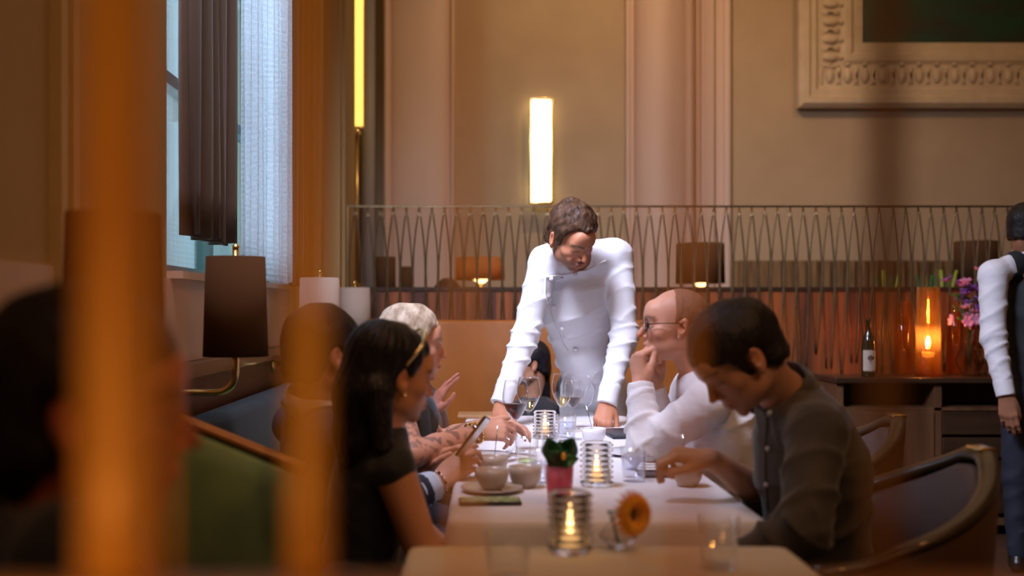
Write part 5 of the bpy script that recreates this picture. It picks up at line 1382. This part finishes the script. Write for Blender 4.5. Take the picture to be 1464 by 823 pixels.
# ---- seated guest in black on the far bench behind the chef
def bench_guest():
    H = Head(P(757, 520, 5.55), (-.92, -.15, -.1), (0, 0, 1), .98)
    J = dict(N=P(764, 580, 5.60), C=P(764, 612, 5.55), P=P(764, 640, 5.55), SR=P(738, 592, 5.74), SL=P(786, 592, 5.48), ER=P(734, 650, 5.6), WR=P(744, 670, 5.38), EL=P(792, 650, 5.45), WL=P(770, 672, 5.35))
    J['F'] = N(-.3, -1, 0)
    ex = [(P(766, 505, 5.6), P(772, 590, 5.6), .07, .06, .03), (P(772, 590, 5.6), P(774, 620, 5.58), .06, .04, .03)]
    person('person with long dark hair in black seated on the far bench behind the chef', J, H, (.50, .24, .14), [((J['WR'], (.6, -.5, -.3), (0, -.3, 1), [.4]*4), dict(thumb=1)), ((J['WL'], (-.6, -.5, -.3), (0, -.3, 1), [.4]*4), dict(thumb=-1))], ('black_dress', M['black']),
        lambda Hd, r: hair(Hd, M['h_black'], r, [(-.13, -.10), (-.03, -.04), (.012, .0), (.04, .02), (.12, .07)], vol=.013, extra=ex, h=.006), h=.0065, gh=.009, gfold=.005)
bench_guest()
# ---- person beyond the divider, only the top of the head shows
def far_guest():
    H = Head(P(640, 425, 7.25), (.1, 1, 0), (0, 0, 1), 1.0)
    J = dict(N=P(640, 464, 7.30), C=P(640, 510, 7.30), P=P(640, 580, 7.30), SR=P(682, 474, 7.30), SL=P(600, 474, 7.30), ER=P(688, 530, 7.30), WR=P(670, 560, 7.5), EL=P(594, 530, 7.30), WL=P(610, 560, 7.5))
    J['F'] = N(0, 1, 0)
    person('person with brown hair beyond the divider, only the crown showing', J, H, (.5, .24, .14), [((J['WR'], (0, 1, 0), (0, 0, 1), [.4]*4), dict(thumb=1)), ((J['WL'], (0, 1, 0), (0, 0, 1), [.4]*4), dict(thumb=-1))], ('dark_sweater', M['navy']),
        lambda Hd, r: hair(Hd, M['h_brown'], r, [(-.13, -.07), (-.03, -.04), (.03, .03), (.12, .07)], vol=.02, h=.006), h=.008, gh=.010, gfold=.004)
far_guest()
# ---- waiter at the right edge
def waiter():
    H = Head(P(1470, 326, 5.0), (.80, .45, -.05), (0, 0, 1), 1.05)
    J = dict(N=P(1470, 368, 5.02), C=P(1480, 450, 5.02), P=P(1482, 590, 5.02), SL=P(1532, 385, 5.15), SR=P(1420, 392, 4.95), ER=P(1420, 480, 4.92), WR=P(1438, 565, 4.85), EL=P(1545, 480, 5.2), WL=P(1545, 570, 5.1))
    J['F'] = N(.45, .8, 0)
    hands = [((J['WR'], (.08, -.12, -1), (-.55, -.8, .0), [(.25, .3, .2), (.28, .3, .2), (.3, .35, .2), (.35, .4, .2)]), dict(thumb=-1, tdir=(.9, .3, -.2), sc=1.05, spread=.05)),
             ((J['WL'], (.05, 0, -1), (.7, -.7, 0), [.3]*4), dict(thumb=1))]
    root, body, g = person('person in a dark waistcoat and white shirt standing by the sideboard at the right edge', J, H, (.34, .15, .08), hands, ('white_shirt', M['shirtw']),
        lambda Hd, r: hair(Hd, M['h_dark'], r, [(-.13, -.06), (-.045, -.055), (-.028, -.02), (-.008, .0), (.006, -.02), (.024, -.02), (.034, .02), (.055, .05), (.12, .07)], vol=.004, amp=.001, h=.004), h=.0055, gh=.006, gfold=.006, bulk=1.02,
        collar=(M['shirtw'], .036, .062, .4), tors=(.16, .15, .15))
    ax = (J['WR']-J['ER']).normalized(); F = Field(*bounds([J['ER']+(J['WR']-J['ER'])*.75, J['WR']], .08), .005)
    F.cap(J['ER']+(J['WR']-J['ER'])*.78, J['WR']+ax*.004, .044, .042, .01, flat=True); F.build('cuff', M['shirtw'], root)
    V = Field(*bounds([J['P'], J['N'], J['SL'], J['SR']], .2), .0075); fr = J['F']
    V.cap(J['C'], J['P']+Vector((0, 0, .0)), .168, .163, .03, axis=fr, sq=.74, fold=(.003, .09, 1.0)); V.cap(J['N']*.3+J['C']*.7, J['C'], .158, .168, .03, axis=fr, sq=.72)
    for a in 'LR': V.cap(J['N']+(J['S'+a]-J['N'])*.35, J['N']+(J['S'+a]-J['N'])*.58-Vector((0, 0, .012)), .062, .062, .03)
    V.cap(J['SR']-Vector((0, 0, .06)), J['SR']+Vector((-.1, -.1, -.12)), .078, .11, .02, 's')
    V.cap(J['N']+(H.c-J['N'])*.2, J['N']+(H.c-J['N'])*1.2, .07, .085, .01, 's')
    V.build('waistcoat', M['vest'], root)
    hip = Vector((J['P'].x, 5.03, .82)); fe = [Vector((hip.x-.10, 5.0, 0)), Vector((hip.x+.12, 5.06, 0))]
    legs(root, hip, [Vector((hip.x-.11, 5.0, .45)), Vector((hip.x+.11, 5.05, .45))], fe); shoes(root, fe, (.45, .8, 0))
waiter()
# ---- diner in the near left foreground, strongly out of focus
def near_diner():
    H = Head(P(128, 588, 1.15), (.93, .22, -.05), (0, 0, 1), 1.04)
    J = dict(N=P(100, 760, 1.17), C=P(80, 900, 1.18), P=P(60, 1150, 1.2), SR=P(110, 810, 1.0), SL=P(60, 810, 1.36), ER=P(160, 1060, 1.0), WR=P(380, 1060, 1.06), EL=P(180, 1050, 1.36), WL=P(400, 1050, 1.3))
    J['F'] = N(1, .1, 0)
    root, _, _ = person('person with dark hair in profile, close and out of focus at the left edge', J, H, (.42, .13, .06), [((J['WR'], (1, .1, 0), (0, 0, 1), [.4]*4), dict(thumb=-1)), ((J['WL'], (1, -.1, 0), (0, 0, 1), [.4]*4), dict(thumb=1))], ('dark_jacket', M['black']),
        lambda Hd, r: hair(Hd, M['h_dark'], r, [(-.13, -.09), (-.045, -.09), (-.028, -.06), (-.008, -.02), (.008, -.05), (.024, -.04), (.034, .02), (.055, .045), (.12, .07)], vol=.014, top=.01, h=.005), h=.006, gh=.009, gfold=.004,
        collar=(M['shirtb'], .036, .062, .4))
    hip = Vector((J['P'].x, 1.2, .55)); fe = [Vector((hip.x+.36, 1.08, 0)), Vector((hip.x+.36, 1.32, 0))]
    legs(root, hip, [Vector((hip.x+.40, 1.08, .50)), Vector((hip.x+.40, 1.32, .50))], fe); shoes(root, fe, (1, 0, 0))
near_diner()
